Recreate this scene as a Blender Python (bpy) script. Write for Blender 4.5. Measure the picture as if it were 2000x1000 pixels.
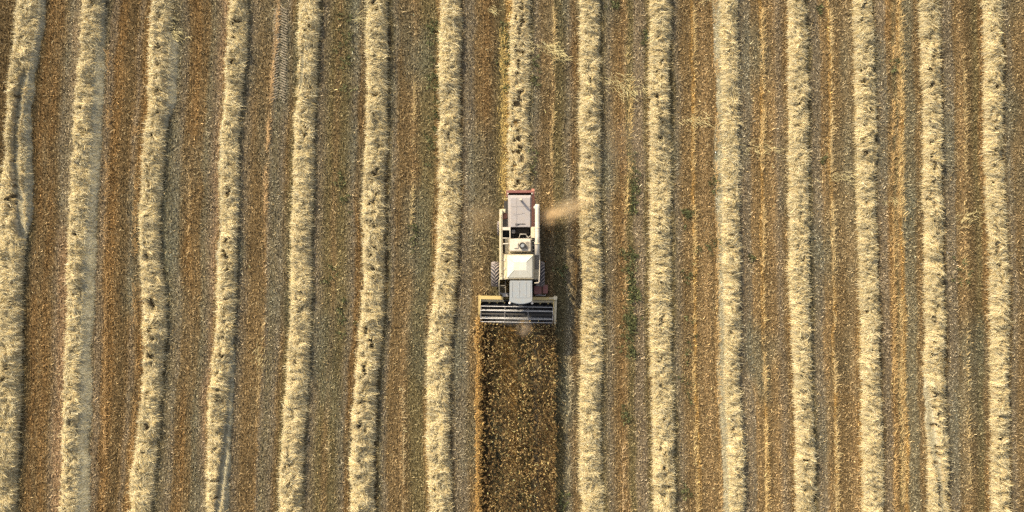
import bpy, bmesh, math, random
import numpy as np
from mathutils import Vector, Matrix

for o in list(bpy.data.objects):
    bpy.data.objects.remove(o)
scene = bpy.context.scene
COL = scene.collection
R = math.radians
rng = np.random.default_rng(7)
random.seed(7)

# ---------------------------------------------------------------- camera, sky, sun, exposure
CAM_H = 50.0                      # drone height above the stubble, metres
GSD = 0.033                       # metres of ground per photo pixel
cam_d = bpy.data.cameras.new("camera")
cam = bpy.data.objects.new("camera", cam_d)
COL.objects.link(cam)
cam.location = (0, 0, CAM_H)
cam_d.sensor_width = 36.0
cam_d.lens = 36.0 * CAM_H / (2000 * GSD)
cam_d.clip_start = 0.5
cam_d.clip_end = 6000
scene.camera = cam

SUN_AZ = math.atan2(-0.64, 0.77)   # measured from +Y towards +X
SUN_EL = R(34)
world = bpy.data.worlds.new("World")
scene.world = world
world.use_nodes = True
wn = world.node_tree
bg = wn.nodes["Background"]
sky = wn.nodes.new("ShaderNodeTexSky")
sky.sky_type = 'NISHITA'
sky.sun_disc = False
sky.sun_elevation = SUN_EL
sky.sun_rotation = SUN_AZ
sky.dust_density = 4.0
sky.ozone_density = 0.5
hs = wn.nodes.new("ShaderNodeHueSaturation")      # a hazy, milky evening sky
hs.inputs["Saturation"].default_value = 0.30
wn.links.new(sky.outputs[0], hs.inputs["Color"])
wn.links.new(hs.outputs[0], bg.inputs[0])
bg.inputs[1].default_value = 0.14
sun_d = bpy.data.lights.new("sun", 'SUN')
sun_d.energy = 5.0
sun_d.angle = R(0.6)
sun_d.color = (1.0, 0.81, 0.50)
sun = bpy.data.objects.new("sun", sun_d)
COL.objects.link(sun)
to_sun = Vector((math.sin(SUN_AZ) * math.cos(SUN_EL), math.cos(SUN_AZ) * math.cos(SUN_EL), math.sin(SUN_EL)))
sun.rotation_euler = (-to_sun).to_track_quat('-Z', 'Y').to_euler()
sun.location = to_sun * 60
scene.view_settings.view_transform = 'Standard'
scene.view_settings.look = 'None'
scene.view_settings.exposure = 0.76
scene.view_settings.gamma = 1.0
scene.cycles.use_denoising = False
scene.cycles.max_bounces = 6
scene.cycles.diffuse_bounces = 3
scene.cycles.volume_bounces = 2


# ---------------------------------------------------------------- helpers
def at(px, py, h=0.0):
    """the point at height h that the drone photo shows at (px, py)"""
    k = GSD * (CAM_H - h) / CAM_H
    return ((px - 1000) * k, (500 - py) * k, h)


def tag(o, label=None, cat=None, group=None, kind=None):
    if label: o['label'] = label
    if cat: o['category'] = cat
    if group: o['group'] = group
    if kind: o['kind'] = kind
    return o


def hash2(ix, iy, seed):
    h = (ix.astype(np.int64) * 374761393 + iy.astype(np.int64) * 668265263 + seed * 982451653) & 0xFFFFFFFF
    h = ((h ^ (h >> 13)) * 1274126177) & 0xFFFFFFFF
    h = (h ^ (h >> 16)) & 0xFFFFFFFF
    return h / 4294967295.0


def vnoise(x, y, seed=0):
    """smooth value noise, 0..1"""
    ix = np.floor(x); iy = np.floor(y)
    fx = x - ix; fy = y - iy
    fx = fx * fx * (3 - 2 * fx); fy = fy * fy * (3 - 2 * fy)
    a = hash2(ix, iy, seed); b = hash2(ix + 1, iy, seed)
    c = hash2(ix, iy + 1, seed); d = hash2(ix + 1, iy + 1, seed)
    return (a + (b - a) * fx) * (1 - fy) + (c + (d - c) * fx) * fy


def fnoise(x, y, seed=0, octs=3):
    s = 0; a = 0.5; t = 0
    for i in range(octs):
        s = s + a * vnoise(x * 2 ** i + 13.7 * i, y * 2 ** i - 7.1 * i, seed + i)
        t += a; a *= 0.5
    return s / t


def s2l(c):
    c = np.asarray(c, float) / 255.0
    return np.where(c <= 0.04045, c / 12.92, ((c + 0.055) / 1.055) ** 2.4)


def mesh_from(name, verts, faces_list, cols=None, mat=None, smooth=False):
    """verts (N,3); faces_list: arrays (M,k) of vertex indices; cols (N,3) albedo"""
    me = bpy.data.meshes.new(name)
    verts = np.ascontiguousarray(verts, np.float32)
    me.vertices.add(len(verts))
    me.vertices.foreach_set("co", verts.ravel())
    loops = np.concatenate([f.ravel() for f in faces_list]).astype(np.int32)
    sizes = np.concatenate([np.full(len(f), f.shape[1]) for f in faces_list]).astype(np.int32)
    starts = np.concatenate([[0], np.cumsum(sizes)[:-1]]).astype(np.int32)
    me.loops.add(len(loops))
    me.loops.foreach_set("vertex_index", loops)
    me.polygons.add(len(sizes))
    me.polygons.foreach_set("loop_start", starts)
    me.polygons.foreach_set("loop_total", sizes)
    if smooth:
        me.polygons.foreach_set("use_smooth", np.ones(len(sizes), bool))
    me.update(calc_edges=True)
    if cols is not None:
        at_ = me.attributes.new("tint", 'FLOAT_COLOR', 'POINT')
        c4 = np.ones((len(verts), 4), np.float32)
        c4[:, :3] = cols
        at_.data.foreach_set("color", c4.ravel())
    if mat: me.materials.append(mat)
    return me


def link(name, me, parent=None):
    o = bpy.data.objects.new(name, me)
    COL.objects.link(o)
    if parent: o.parent = parent
    return o


def blades(p, d, length, width, roll):
    """tapered straws/leaves: p (N,3) base, d (N,3) unit direction -> quads (N,4,3)"""
    up = np.zeros_like(d); up[:, 2] = 1
    side = np.cross(d, up)
    n = np.linalg.norm(side, axis=1, keepdims=True)
    bad = n[:, 0] < 1e-3
    side[bad] = (1, 0, 0); n[bad] = 1
    side /= n
    nrm = np.cross(side, d)
    w = side * np.cos(roll)[:, None] + nrm * np.sin(roll)[:, None]
    hw = (width * 0.5)[:, None] * w
    tip = p + d * length[:, None]
    return np.stack([p - hw, p + hw, tip + hw * 0.6, tip - hw * 0.6], axis=1)


# ---------------------------------------------------------------- materials
def new_mat(name):
    m = bpy.data.materials.new(name)
    m.use_nodes = True
    return m, m.node_tree, m.node_tree.nodes["Principled BSDF"]


def mat_tint(name, rough=0.85, spec=0.15, translucent=0.0):
    m, nt, b = new_mat(name)
    a = nt.nodes.new("ShaderNodeAttribute"); a.attribute_name = "tint"
    nt.links.new(a.outputs["Color"], b.inputs["Base Color"])
    b.inputs["Roughness"].default_value = rough
    b.inputs["Specular IOR Level"].default_value = spec
    if translucent:
        tr = nt.nodes.new("ShaderNodeBsdfTranslucent")
        nt.links.new(a.outputs["Color"], tr.inputs["Color"])
        mx = nt.nodes.new("ShaderNodeMixShader")
        mx.inputs[0].default_value = translucent
        nt.links.new(b.outputs[0], mx.inputs[1]); nt.links.new(tr.outputs[0], mx.inputs[2])
        nt.links.new(mx.outputs[0], nt.nodes["Material Output"].inputs["Surface"])
    return m


def mat_ground():
    m, nt, b = new_mat("field_soil")
    a = nt.nodes.new("ShaderNodeAttribute"); a.attribute_name = "tint"
    tc = nt.nodes.new("ShaderNodeTexCoord")
    n1 = nt.nodes.new("ShaderNodeTexNoise"); n1.inputs["Scale"].default_value = 7.0
    n1.inputs["Detail"].default_value = 6; n1.inputs["Roughness"].default_value = 0.7
    nt.links.new(tc.outputs["Object"], n1.inputs["Vector"])
    rp = nt.nodes.new("ShaderNodeValToRGB")
    rp.color_ramp.elements[0].position = 0.3; rp.color_ramp.elements[0].color = (0.45, 0.42, 0.38, 1)
    rp.color_ramp.elements[1].position = 0.72; rp.color_ramp.elements[1].color = (1.45, 1.4, 1.3, 1)
    nt.links.new(n1.outputs["Fac"], rp.inputs["Fac"])
    mx = nt.nodes.new("ShaderNodeMix"); mx.data_type = 'RGBA'; mx.blend_type = 'MULTIPLY'
    mx.inputs[0].default_value = 1.0
    nt.links.new(a.outputs["Color"], mx.inputs[6]); nt.links.new(rp.outputs["Color"], mx.inputs[7])
    nt.links.new(mx.outputs[2], b.inputs["Base Color"])
    bp = nt.nodes.new("ShaderNodeBump"); bp.inputs["Strength"].default_value = 0.8
    bp.inputs["Distance"].default_value = 0.06
    nt.links.new(n1.outputs["Fac"], bp.inputs["Height"]); nt.links.new(bp.outputs[0], b.inputs["Normal"])
    b.inputs["Roughness"].default_value = 0.95
    b.inputs["Specular IOR Level"].default_value = 0.1
    return m


def mat_paint(name, col, dirt=(0.26, 0.19, 0.11), amount=0.45, rough=0.45, metal=0.0, scale=5.0, spec=0.4):
    """old dusty paint: base colour broken by dust film and scuffs"""
    m, nt, b = new_mat(name)
    tc = nt.nodes.new("ShaderNodeTexCoord")
    n1 = nt.nodes.new("ShaderNodeTexNoise"); n1.inputs["Scale"].default_value = scale
    n1.inputs["Detail"].default_value = 8; n1.inputs["Roughness"].default_value = 0.68
    nt.links.new(tc.outputs["Object"], n1.inputs["Vector"])
    mr = nt.nodes.new("ShaderNodeMapRange")
    mr.inputs[1].default_value = 0.42; mr.inputs[2].default_value = 0.75
    mr.inputs[3].default_value = 0.06; mr.inputs[4].default_value = amount
    nt.links.new(n1.outputs["Fac"], mr.inputs[0])
    mx = nt.nodes.new("ShaderNodeMix"); mx.data_type = 'RGBA'
    mx.inputs[6].default_value = (*col, 1); mx.inputs[7].default_value = (*dirt, 1)
    nt.links.new(mr.outputs[0], mx.inputs[0])
    nt.links.new(mx.outputs[2], b.inputs["Base Color"])
    mr2 = nt.nodes.new("ShaderNodeMapRange")
    mr2.inputs[1].default_value = 0.3; mr2.inputs[2].default_value = 0.7
    mr2.inputs[3].default_value = rough; mr2.inputs[4].default_value = min(1, rough + 0.35)
    nt.links.new(n1.outputs["Fac"], mr2.inputs[0]); nt.links.new(mr2.outputs[0], b.inputs["Roughness"])
    bp = nt.nodes.new("ShaderNodeBump"); bp.inputs["Strength"].default_value = 0.25
    bp.inputs["Distance"].default_value = 0.02
    nt.links.new(n1.outputs["Fac"], bp.inputs["Height"]); nt.links.new(bp.outputs[0], b.inputs["Normal"])
    b.inputs["Metallic"].default_value = metal
    b.inputs["Specular IOR Level"].default_value = spec
    return m


def mat_mesh_grid(name):
    m, nt, b = new_mat(name)
    tc = nt.nodes.new("ShaderNodeTexCoord")
    ch = nt.nodes.new("ShaderNodeTexChecker"); ch.inputs["Scale"].default_value = 26
    ch.inputs["Color1"].default_value = (0.22, 0.20, 0.17, 1); ch.inputs["Color2"].default_value = (0.07, 0.06, 0.05, 1)
    nt.links.new(tc.outputs["Object"], ch.inputs["Vector"])
    nt.links.new(ch.outputs["Color"], b.inputs["Base Color"])
    b.inputs["Roughness"].default_value = 0.7
    return m


M = {}
M['straw'] = mat_tint("straw", 0.75, 0.25, 0.18)
M['stubble'] = mat_tint("stubble_stalk", 0.85, 0.12, 0.12)
M['crop'] = mat_tint("ripe_crop_leaf", 0.85, 0.12, 0.25)
M['leaf'] = mat_tint("weed_leaf", 0.7, 0.25, 0.25)
M['soil'] = mat_ground()
M['cream'] = mat_paint("cream_paint", (0.48, 0.43, 0.31), amount=0.5)
M['white'] = mat_paint("dusty_white_paint", (0.47, 0.435, 0.38), amount=0.45)
M['hood'] = mat_paint("hood_paint", (0.245, 0.235, 0.25), amount=0.35)
M['tank'] = mat_paint("tank_cover_sheet", (0.44, 0.445, 0.41), amount=0.35, scale=2.0)
M['cabroof'] = mat_paint("cab_roof_paint", (0.20, 0.23, 0.265), amount=0.35, rough=0.35)
M['red'] = mat_paint("faded_red_paint", (0.40, 0.16, 0.12), amount=0.5)
M['maroon'] = mat_paint("maroon_paint", (0.16, 0.05, 0.055), amount=0.45)
M['yellow'] = mat_paint("yellow_paint", (0.40, 0.31, 0.13), amount=0.4)
M['steel'] = mat_paint("worn_steel", (0.27, 0.265, 0.275), amount=0.35, rough=0.4, metal=0.5)
M['bar'] = mat_paint("bare_bright_steel", (0.50, 0.50, 0.52), amount=0.2, rough=0.4, metal=0.3)
M['dark'] = mat_paint("oily_dark_steel", (0.022, 0.022, 0.024), dirt=(0.09, 0.065, 0.04), amount=0.45, rough=0.6)
M['auger'] = mat_paint("polished_trough", (0.018, 0.021, 0.028), dirt=(0.05, 0.04, 0.03), amount=0.4, rough=0.5)
M['rubber'] = mat_paint("dusty_rubber", (0.03, 0.034, 0.045), dirt=(0.16, 0.13, 0.12), amount=0.4, rough=0.85, scale=6, spec=0.15)
M['lug'] = mat_paint("rubber_lug", (0.20, 0.18, 0.18), dirt=(0.40, 0.33, 0.29), amount=0.8, rough=0.9, scale=6, spec=0.15)
M['grid'] = mat_mesh_grid("walkway_mesh")
M['glass'] = mat_paint("dusty_cab_glass", (0.03, 0.045, 0.05), dirt=(0.2, 0.16, 0.11), amount=0.3, rough=0.15, spec=0.6)
M['lamp'] = mat_paint("lamp_housing", (0.75, 0.70, 0.66), amount=0.15)

# ---------------------------------------------------------------- layout of the field, read off the photo
YS = [0, 62, 125, 187, 250, 312, 375, 437, 500, 562, 625, 687, 750, 812, 875, 937, 1000]
ROWS = [  # left edge, right edge of each windrow at the YS
    ([30, 26, 18, 12, 9, 6, -2, -6, -8, -8, -8, -9, -9, -11, -13, -15, -17], [84, 76, 66, 55, 51, 53, 55, 56, 46, 43, 42, 41, 41, 39, 36, 32, 30]),
    ([158, 157, 151, 146, 142, 138, 135, 132, 130, 129, 127, 125, 122, 121, 118, 117, 116], [203, 199, 190, 184, 183, 181, 178, 172, 168, 165, 164, 162, 160, 160, 158, 156, 154]),
    ([296, 290, 288, 288, 282, 276, 272, 270, 271, 276, 277, 278, 277, 269, 261, 253, 251], [335, 336, 336, 332, 325, 320, 315, 312, 313, 322, 325, 323, 316, 312, 307, 302, 295]),
    ([447, 445, 440, 437, 430, 428, 428, 430, 425, 422, 420, 415, 408, 403, 402, 401, 400], [485, 485, 480, 474, 468, 467, 467, 465, 463, 462, 459, 456, 450, 447, 444, 442, 440]),
    ([583, 580, 580, 578, 574, 571, 571, 567, 566, 566, 563, 560, 556, 552, 547, 544, 542], [625, 625, 619, 617, 614, 614, 612, 609, 608, 610, 607, 606, 602, 598, 593, 592, 590]),
    ([714, 713, 715, 714, 713, 710, 706, 707, 707, 708, 702, 697, 691, 686, 683, 682, 684], [758, 760, 758, 758, 757, 755, 752, 751, 752, 752, 750, 743, 737, 735, 731, 732, 733]),
    ([858, 857, 856, 856, 855, 855, 855, 853, 851, 846, 838, 833, 832, 832, 832, 836, 838], [902, 902, 900, 900, 900, 900, 901, 897, 895, 894, 887, 882, 879, 880, 880, 884, 885]),
    ([997, 996, 993, 992, 990, 990, 988, 988, 988, 988, 988, 988, 988, 988, 988, 988, 988], [1037, 1037, 1037, 1036, 1035, 1035, 1037, 1037, 1037, 1037, 1037, 1037, 1037, 1037, 1037, 1037, 1037]),
    ([1131, 1131, 1131, 1131, 1131, 1131, 1131, 1132, 1134, 1135, 1135, 1133, 1131, 1129, 1130, 1132, 1134], [1173, 1173, 1173, 1173, 1174, 1173, 1173, 1175, 1176, 1177, 1178, 1177, 1177, 1174, 1176, 1178, 1180]),
    ([1268, 1268, 1266, 1267, 1268, 1268, 1268, 1269, 1270, 1269, 1268, 1269, 1271, 1272, 1274, 1275, 1276], [1312, 1312, 1308, 1310, 1311, 1311, 1312, 1312, 1312, 1312, 1312, 1314, 1316, 1318, 1319, 1320, 1320]),
    ([1405, 1405, 1406, 1408, 1409, 1409, 1410, 1410, 1410, 1412, 1413, 1414, 1413, 1417, 1419, 1422, 1424], [1442, 1443, 1445, 1445, 1446, 1446, 1446, 1447, 1447, 1448, 1448, 1447, 1446, 1452, 1457, 1457, 1455]),
    ([1538, 1539, 1540, 1540, 1540, 1540, 1540, 1541, 1541, 1542, 1544, 1547, 1550, 1551, 1553, 1553, 1553], [1574, 1577, 1580, 1581, 1581, 1582, 1582, 1582, 1582, 1583, 1584, 1586, 1587, 1590, 1593, 1594, 1594]),
    ([1667, 1668, 1669, 1671, 1672, 1672, 1672, 1675, 1677, 1679, 1681, 1682, 1682, 1683, 1684, 1685, 1685], [1705, 1707, 1709, 1712, 1713, 1711, 1711, 1714, 1716, 1717, 1719, 1721, 1722, 1724, 1726, 1727, 1728]),
    ([1796, 1798, 1797, 1803, 1804, 1803, 1803, 1804, 1805, 1806, 1807, 1806, 1804, 1808, 1811, 1812, 1814], [1837, 1837, 1838, 1841, 1843, 1843, 1842, 1843, 1843, 1846, 1849, 1848, 1847, 1849, 1852, 1853, 1855]),
    ([1921, 1922, 1923, 1922, 1922, 1924, 1926, 1930, 1934, 1934, 1934, 1935, 1935, 1936, 1937, 1937, 1936], [1958, 1960, 1961, 1960, 1960, 1962, 1964, 1968, 1971, 1973, 1974, 1973, 1972, 1972, 1973, 1974, 1974]),
]
MIDH = 0.22
KM = GSD * (CAM_H - MIDH) / CAM_H
INSET = 0.085        # the loose fringe reaches a little past the heap
YW = np.array([(500 - y) * GSD for y in YS])[::-1]            # ascending world y
LW = [((np.array(l) - 1000) * KM + INSET)[::-1] for l, r in ROWS]
RW = [((np.array(r) - 1000) * KM - INSET)[::-1] for l, r in ROWS]
Y0, Y1 = -21.5, 21.5


def edge(arr, y):
    lo = arr[0] + (arr[0] - arr[2]) / (YW[0] - YW[2]) * (y - YW[0])
    hi = arr[-1] + (arr[-1] - arr[-3]) / (YW[-1] - YW[-3]) * (y - YW[-1])
    # soft interpolation: average of shifted samples
    v = 0
    for k in (-0.8, 0, 0.8):
        v = v + np.interp(y + k, YW, arr)
    v = v / 3
    return np.where(y < YW[0], lo, np.where(y > YW[-1], hi, v))


CROP_X0, CROP_X1 = at(938, 0, 0.8)[0], at(1083, 0, 0.8)[0]
CROP_Y = at(0, 628, 0.5)[1]
CROP_END = -21.5

# colours as they look in the photo (sRGB) for strips of each lane
PAL = {
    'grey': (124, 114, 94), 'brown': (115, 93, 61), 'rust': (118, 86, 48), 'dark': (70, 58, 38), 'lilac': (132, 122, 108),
    'green': (92, 88, 58), 'olive': (104, 94, 62), 'tan': (150, 124, 84), 'gold': (180, 140, 76), 'straw': (200, 166, 104),
    'teal': (108, 110, 94), 'pale': (178, 170, 140), 'orange': (142, 105, 58), 'pink': (155, 130, 100),
}
MEAN = np.array((126, 108, 74.0))
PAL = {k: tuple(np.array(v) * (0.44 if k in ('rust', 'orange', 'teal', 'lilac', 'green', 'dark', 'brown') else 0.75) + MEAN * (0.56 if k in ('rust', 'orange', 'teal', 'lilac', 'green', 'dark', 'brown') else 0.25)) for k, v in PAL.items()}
# per lane: (photo x at y=500, colour); lane k lies left of windrow k
LANES = [
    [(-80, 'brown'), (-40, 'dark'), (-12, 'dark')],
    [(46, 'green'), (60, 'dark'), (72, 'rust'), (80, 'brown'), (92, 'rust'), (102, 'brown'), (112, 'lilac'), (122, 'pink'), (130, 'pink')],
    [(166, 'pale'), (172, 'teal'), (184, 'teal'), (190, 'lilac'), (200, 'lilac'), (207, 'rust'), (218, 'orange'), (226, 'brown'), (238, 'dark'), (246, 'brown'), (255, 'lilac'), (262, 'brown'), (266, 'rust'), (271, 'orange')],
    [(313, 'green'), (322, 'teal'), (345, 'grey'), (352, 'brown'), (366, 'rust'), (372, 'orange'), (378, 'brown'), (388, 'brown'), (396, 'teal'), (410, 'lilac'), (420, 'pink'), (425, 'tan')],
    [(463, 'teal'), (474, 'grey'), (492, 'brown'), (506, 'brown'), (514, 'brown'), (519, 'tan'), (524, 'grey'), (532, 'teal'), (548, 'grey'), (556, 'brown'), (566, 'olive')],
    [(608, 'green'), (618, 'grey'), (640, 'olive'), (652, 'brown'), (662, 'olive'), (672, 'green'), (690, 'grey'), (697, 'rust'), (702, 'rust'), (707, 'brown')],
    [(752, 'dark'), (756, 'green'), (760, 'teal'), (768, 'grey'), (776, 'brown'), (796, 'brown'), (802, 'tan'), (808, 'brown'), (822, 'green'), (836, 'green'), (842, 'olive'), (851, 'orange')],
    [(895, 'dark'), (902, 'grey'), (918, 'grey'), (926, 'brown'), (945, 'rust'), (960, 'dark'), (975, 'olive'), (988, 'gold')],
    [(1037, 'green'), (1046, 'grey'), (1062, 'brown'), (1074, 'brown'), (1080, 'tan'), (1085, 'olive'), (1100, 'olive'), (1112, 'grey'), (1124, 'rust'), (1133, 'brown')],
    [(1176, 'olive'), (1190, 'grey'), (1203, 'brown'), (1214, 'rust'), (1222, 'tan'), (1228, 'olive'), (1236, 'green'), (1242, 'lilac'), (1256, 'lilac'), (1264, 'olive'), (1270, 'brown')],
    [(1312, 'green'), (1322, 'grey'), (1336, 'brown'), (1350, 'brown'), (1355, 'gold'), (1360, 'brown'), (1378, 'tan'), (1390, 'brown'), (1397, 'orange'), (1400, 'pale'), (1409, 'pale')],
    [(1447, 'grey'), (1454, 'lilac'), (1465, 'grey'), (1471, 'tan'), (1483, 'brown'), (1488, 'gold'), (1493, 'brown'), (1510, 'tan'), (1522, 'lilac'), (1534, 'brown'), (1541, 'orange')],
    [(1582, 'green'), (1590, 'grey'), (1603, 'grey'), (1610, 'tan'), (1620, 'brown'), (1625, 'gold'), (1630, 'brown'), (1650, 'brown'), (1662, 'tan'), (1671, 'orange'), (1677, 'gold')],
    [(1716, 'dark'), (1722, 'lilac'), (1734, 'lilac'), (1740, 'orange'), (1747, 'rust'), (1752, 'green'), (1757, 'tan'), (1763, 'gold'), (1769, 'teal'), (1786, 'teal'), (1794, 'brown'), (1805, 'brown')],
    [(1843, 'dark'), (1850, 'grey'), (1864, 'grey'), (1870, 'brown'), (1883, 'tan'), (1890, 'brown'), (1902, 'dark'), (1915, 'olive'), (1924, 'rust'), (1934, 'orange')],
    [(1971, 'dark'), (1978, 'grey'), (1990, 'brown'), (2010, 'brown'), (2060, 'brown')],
]
AMBIENT_K = 1.0        # photo colour -> albedo, tuned on the lit stubble


def lane_albedo(x, y):
    """albedo of the stubble strip at ground point x, y"""
    x = np.asarray(x, float); y = np.asarray(y, float)
    out = np.zeros(x.shape + (3,))
    n = len(ROWS)
    y500 = np.array(0.0)
    for k in range(n + 1):
        lo = RW[k - 1] if k > 0 else None
        hi = LW[k] if k < n else None
        xl = edge(lo, y) if lo is not None else edge(LW[0], y) - 3.0
        xr = edge(hi, y) if hi is not None else edge(RW[-1], y) + 3.0
        st = LANES[k]
        px0 = np.interp(0, YW, lo) if lo is not None else np.interp(0, YW, LW[0]) - 3.0
        px1 = np.interp(0, YW, hi) if hi is not None else np.interp(0, YW, RW[-1]) + 3.0
        ts = np.array([((p - 1000) * GSD - px0) / (px1 - px0) for p, _ in st])
        cs = np.array([s2l(PAL[c]) for _, c in st])
        lo_m = (xl - 0.75) if k > 0 else -1e9
        hi_m = (xr + 0.75) if k < n else 1e9
        msk = (x >= lo_m) & (x <= hi_m)
        wob = (vnoise(x * 0 + k * 3.1, y * 0.55, 40 + k) - 0.5) * 0.05 + (vnoise(x * 2.5, y * 1.2, 90) - 0.5) * 0.05
        t = (x - xl) / np.maximum(xr - xl, 0.2) + wob
        for c in range(3):
            v = np.interp(t, ts, cs[:, c])
            out[..., c] = np.where(msk, v, out[..., c])
    # patches along the run: some lengths greener, some browner, some bleached
    p1 = fnoise(x * 0.5, y * 0.16, 11, 3); p2 = fnoise(x * 0.9, y * 0.3, 23, 3)
    lum = out.mean(axis=-1, keepdims=True)
    gr = np.clip((p1 - 0.52) * 4, 0, 1)[..., None] * 0.5
    out = out * (1 - gr) + gr * lum * np.array([0.95, 1.04, 0.72])
    out = out * (0.78 + 0.44 * p2[..., None])
    # orange glare on the left of the field, put into the stubble colour
    wl = np.clip((-13 - x) / 14, 0, 1)[..., None] * 0.3
    out = out * (1 - wl) + out * np.array([0.97, 0.86, 0.70]) * wl
    return out * AMBIENT_K * np.array([1.07, 1.14, 1.36])


def ground_z(x, y):
    return 0.05 * (fnoise(x * 1.3, y * 0.22, 5, 2) - 0.5) + 0.02 * (vnoise(x * 4.0, y * 4.0, 6) - 0.5)


# ---------------------------------------------------------------- ground
xs = np.concatenate([[-3000, -900, -300, -120, -60, -44], np.arange(-38, 38.01, 0.11), [44, 60, 120, 300, 900, 3000]])
ys = np.concatenate([[-3000, -900, -300, -120, -60, -32], np.arange(-24, 24.01, 0.3), [32, 60, 120, 300, 900, 3000]])
gx, gy = np.meshgrid(xs, ys)
gz = np.where((abs(gx) < 39) & (abs(gy) < 25), ground_z(gx, gy), 0.0)
gc = lane_albedo(np.clip(gx, -38, 38), np.clip(gy, -22, 22))
far = ((abs(gx) > 40) | (abs(gy) > 26))[..., None]
gc = np.where(far, s2l((112, 92, 60)) * AMBIENT_K, gc)
gc = gc * 0.56
nx, ny = len(xs), len(ys)
idx = np.arange(nx * ny).reshape(ny, nx)
quads = np.stack([idx[:-1, :-1], idx[:-1, 1:], idx[1:, 1:], idx[1:, :-1]], -1).reshape(-1, 4)
g = link("ground", mesh_from("ground", np.stack([gx, gy, gz], -1).reshape(-1, 3), [quads], gc.reshape(-1, 3), M['soil'], True))
tag(g, kind="structure")


# ---------------------------------------------------------------- windrows
def ledge_of(k, y):
    """width (m) of the flattened straw band beside windrow k: (left, right)"""
    l = np.zeros_like(y); r = np.zeros_like(y)
    py = 500 - y / GSD
    w = 0.75 + 0.5 * vnoise(y * 0 + k, y * 0.5, 77)
    if k == 0:
        r = np.interp(py, [0, 380, 420, 480], [0.25, 0.3, 0.2, 0.0])
    if k == 1:
        r = np.interp(py, [0, 60, 120, 400, 1000], [0.1, 0.3, 0.5, 0.58, 0.6]) * w
    if k == 2:
        r = np.interp(py, [60, 90, 200, 260], [0.0, 0.4, 0.4, 0.0]) * w
    if k == 3:
        r = np.interp(py, [650, 720, 1000], [0.0, 0.25, 0.25])
        l = np.interp(py, [0, 100, 300, 520, 600], [0, 0.0, 0.2, 0.2, 0]) * w
    if k == 10:
        l = np.interp(py, [-100, 1000], [0.30, 0.38])
    return l, r


TRACKS = {   # wheel-pressed bands across windrows: photo y, photo x, half width m
    13: [([700, 750, 812, 875, 937, 1000, 1100], [1795, 1805, 1815, 1824, 1833, 1841, 1850], 0.24)],
    0: [([130, 150, 187, 250, 312, 375, 437, 480], [52, 47, 40, 33, 32, 37, 41, 48], 0.26)],
    3: [([720, 750, 800, 850, 900, 950, 1000, 1080], [455, 452, 447, 442, 436, 430, 424, 416], 0.20)],
    4: [([85, 120, 190], [593, 591, 586], 0.16)],
}


def windrow_height(k, x, y, HR, pit):
    """height of windrow k over the ground at x, y, and a rough/flat mask"""
    xl = edge(LW[k], y); xr = edge(RW[k], y)
    wj = 0.14
    xl = xl + wj * (fnoise(y * 1.6 + 9 * k, y * 0 + 3.3, 300 + k, 3) - 0.5) * 2
    xr = xr + wj * (fnoise(y * 1.6 - 5 * k, y * 0 + 8.3, 400 + k, 3) - 0.5) * 2
    u = (x - xl) / np.maximum(xr - xl, 0.3)
    prof = np.clip(1 - np.abs(2 * u - 1) ** 2.6, 0, 1) ** 0.6
    n1 = fnoise(x * 1.2 + k * 7, y * (1.6 + 0.06 * (k % 5)) + x * (0.6 + 0.1 * (k % 4)), 500 + k, 3)
    HR = HR * (0.75 + 0.5 * vnoise(y * 0.22 + 3 * k, y * 0 + k, 530 + k))
    n2 = fnoise(x * 5.5, y * 8.0 + x * 4, 600 + k, 2)
    h = HR * prof * (0.30 + 1.3 * n1) + 0.30 * prof * (n2 - 0.5)
    # holes along the crown
    pn = fnoise(x * 4.4 + 31 * k, y * 3.6, 700 + k, 2) + 0.16 * (vnoise(y * 0.35 + 5 * k, y * 0, 720 + k) - 0.5)
    uc = 1 - np.clip(np.abs(u - 0.45) / 0.38, 0, 1) ** 2
    hole = np.clip((pn * (0.55 + 0.45 * uc) - pit) * 10, 0, 1) * (uc > 0)
    h = h * (1 - 0.92 * hole)
    flat = np.zeros_like(h)
    ll, rr = ledge_of(k, y)
    band = ((x > xr - 0.1) & (x < xr + rr)) | ((x < xl + 0.1) & (x > xl - ll))
    bl = np.where((x > xr - 0.1) & (x < xr + rr), np.clip((xr + rr - x) / 0.25, 0, 1), np.clip((x - xl + ll) / 0.12, 0, 1))
    isr = (x > xr - 0.1) & (x < xr + rr)
    slope = np.clip((xr + rr - x) / np.maximum(rr + 0.1, 0.1), 0, 1)
    hb = np.where(isr, 0.30 * slope ** 0.8, np.where(band, 0.07 * bl, 0))
    hb = hb * (rr + ll > 0.02)
    flat = np.where((hb > h * 0.9) & (hb > 0.01), 1.0, flat)
    h = np.maximum(h, hb)
    for (ty, tx_, hw) in TRACKS.get(k, []):
        py = 500 - y / GSD
        tx = (np.interp(py, ty, tx_) - 1000) * KM
        ww = hw * np.clip(np.minimum(py - ty[0], ty[-1] - py) / 25, 0, 1)
        inside = np.abs(x - tx) < ww
        h = np.where(inside, np.minimum(h, 0.13), h)
        flat = np.where(inside, 1.0, flat)
    return np.maximum(h, 0), flat, u, hole


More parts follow.
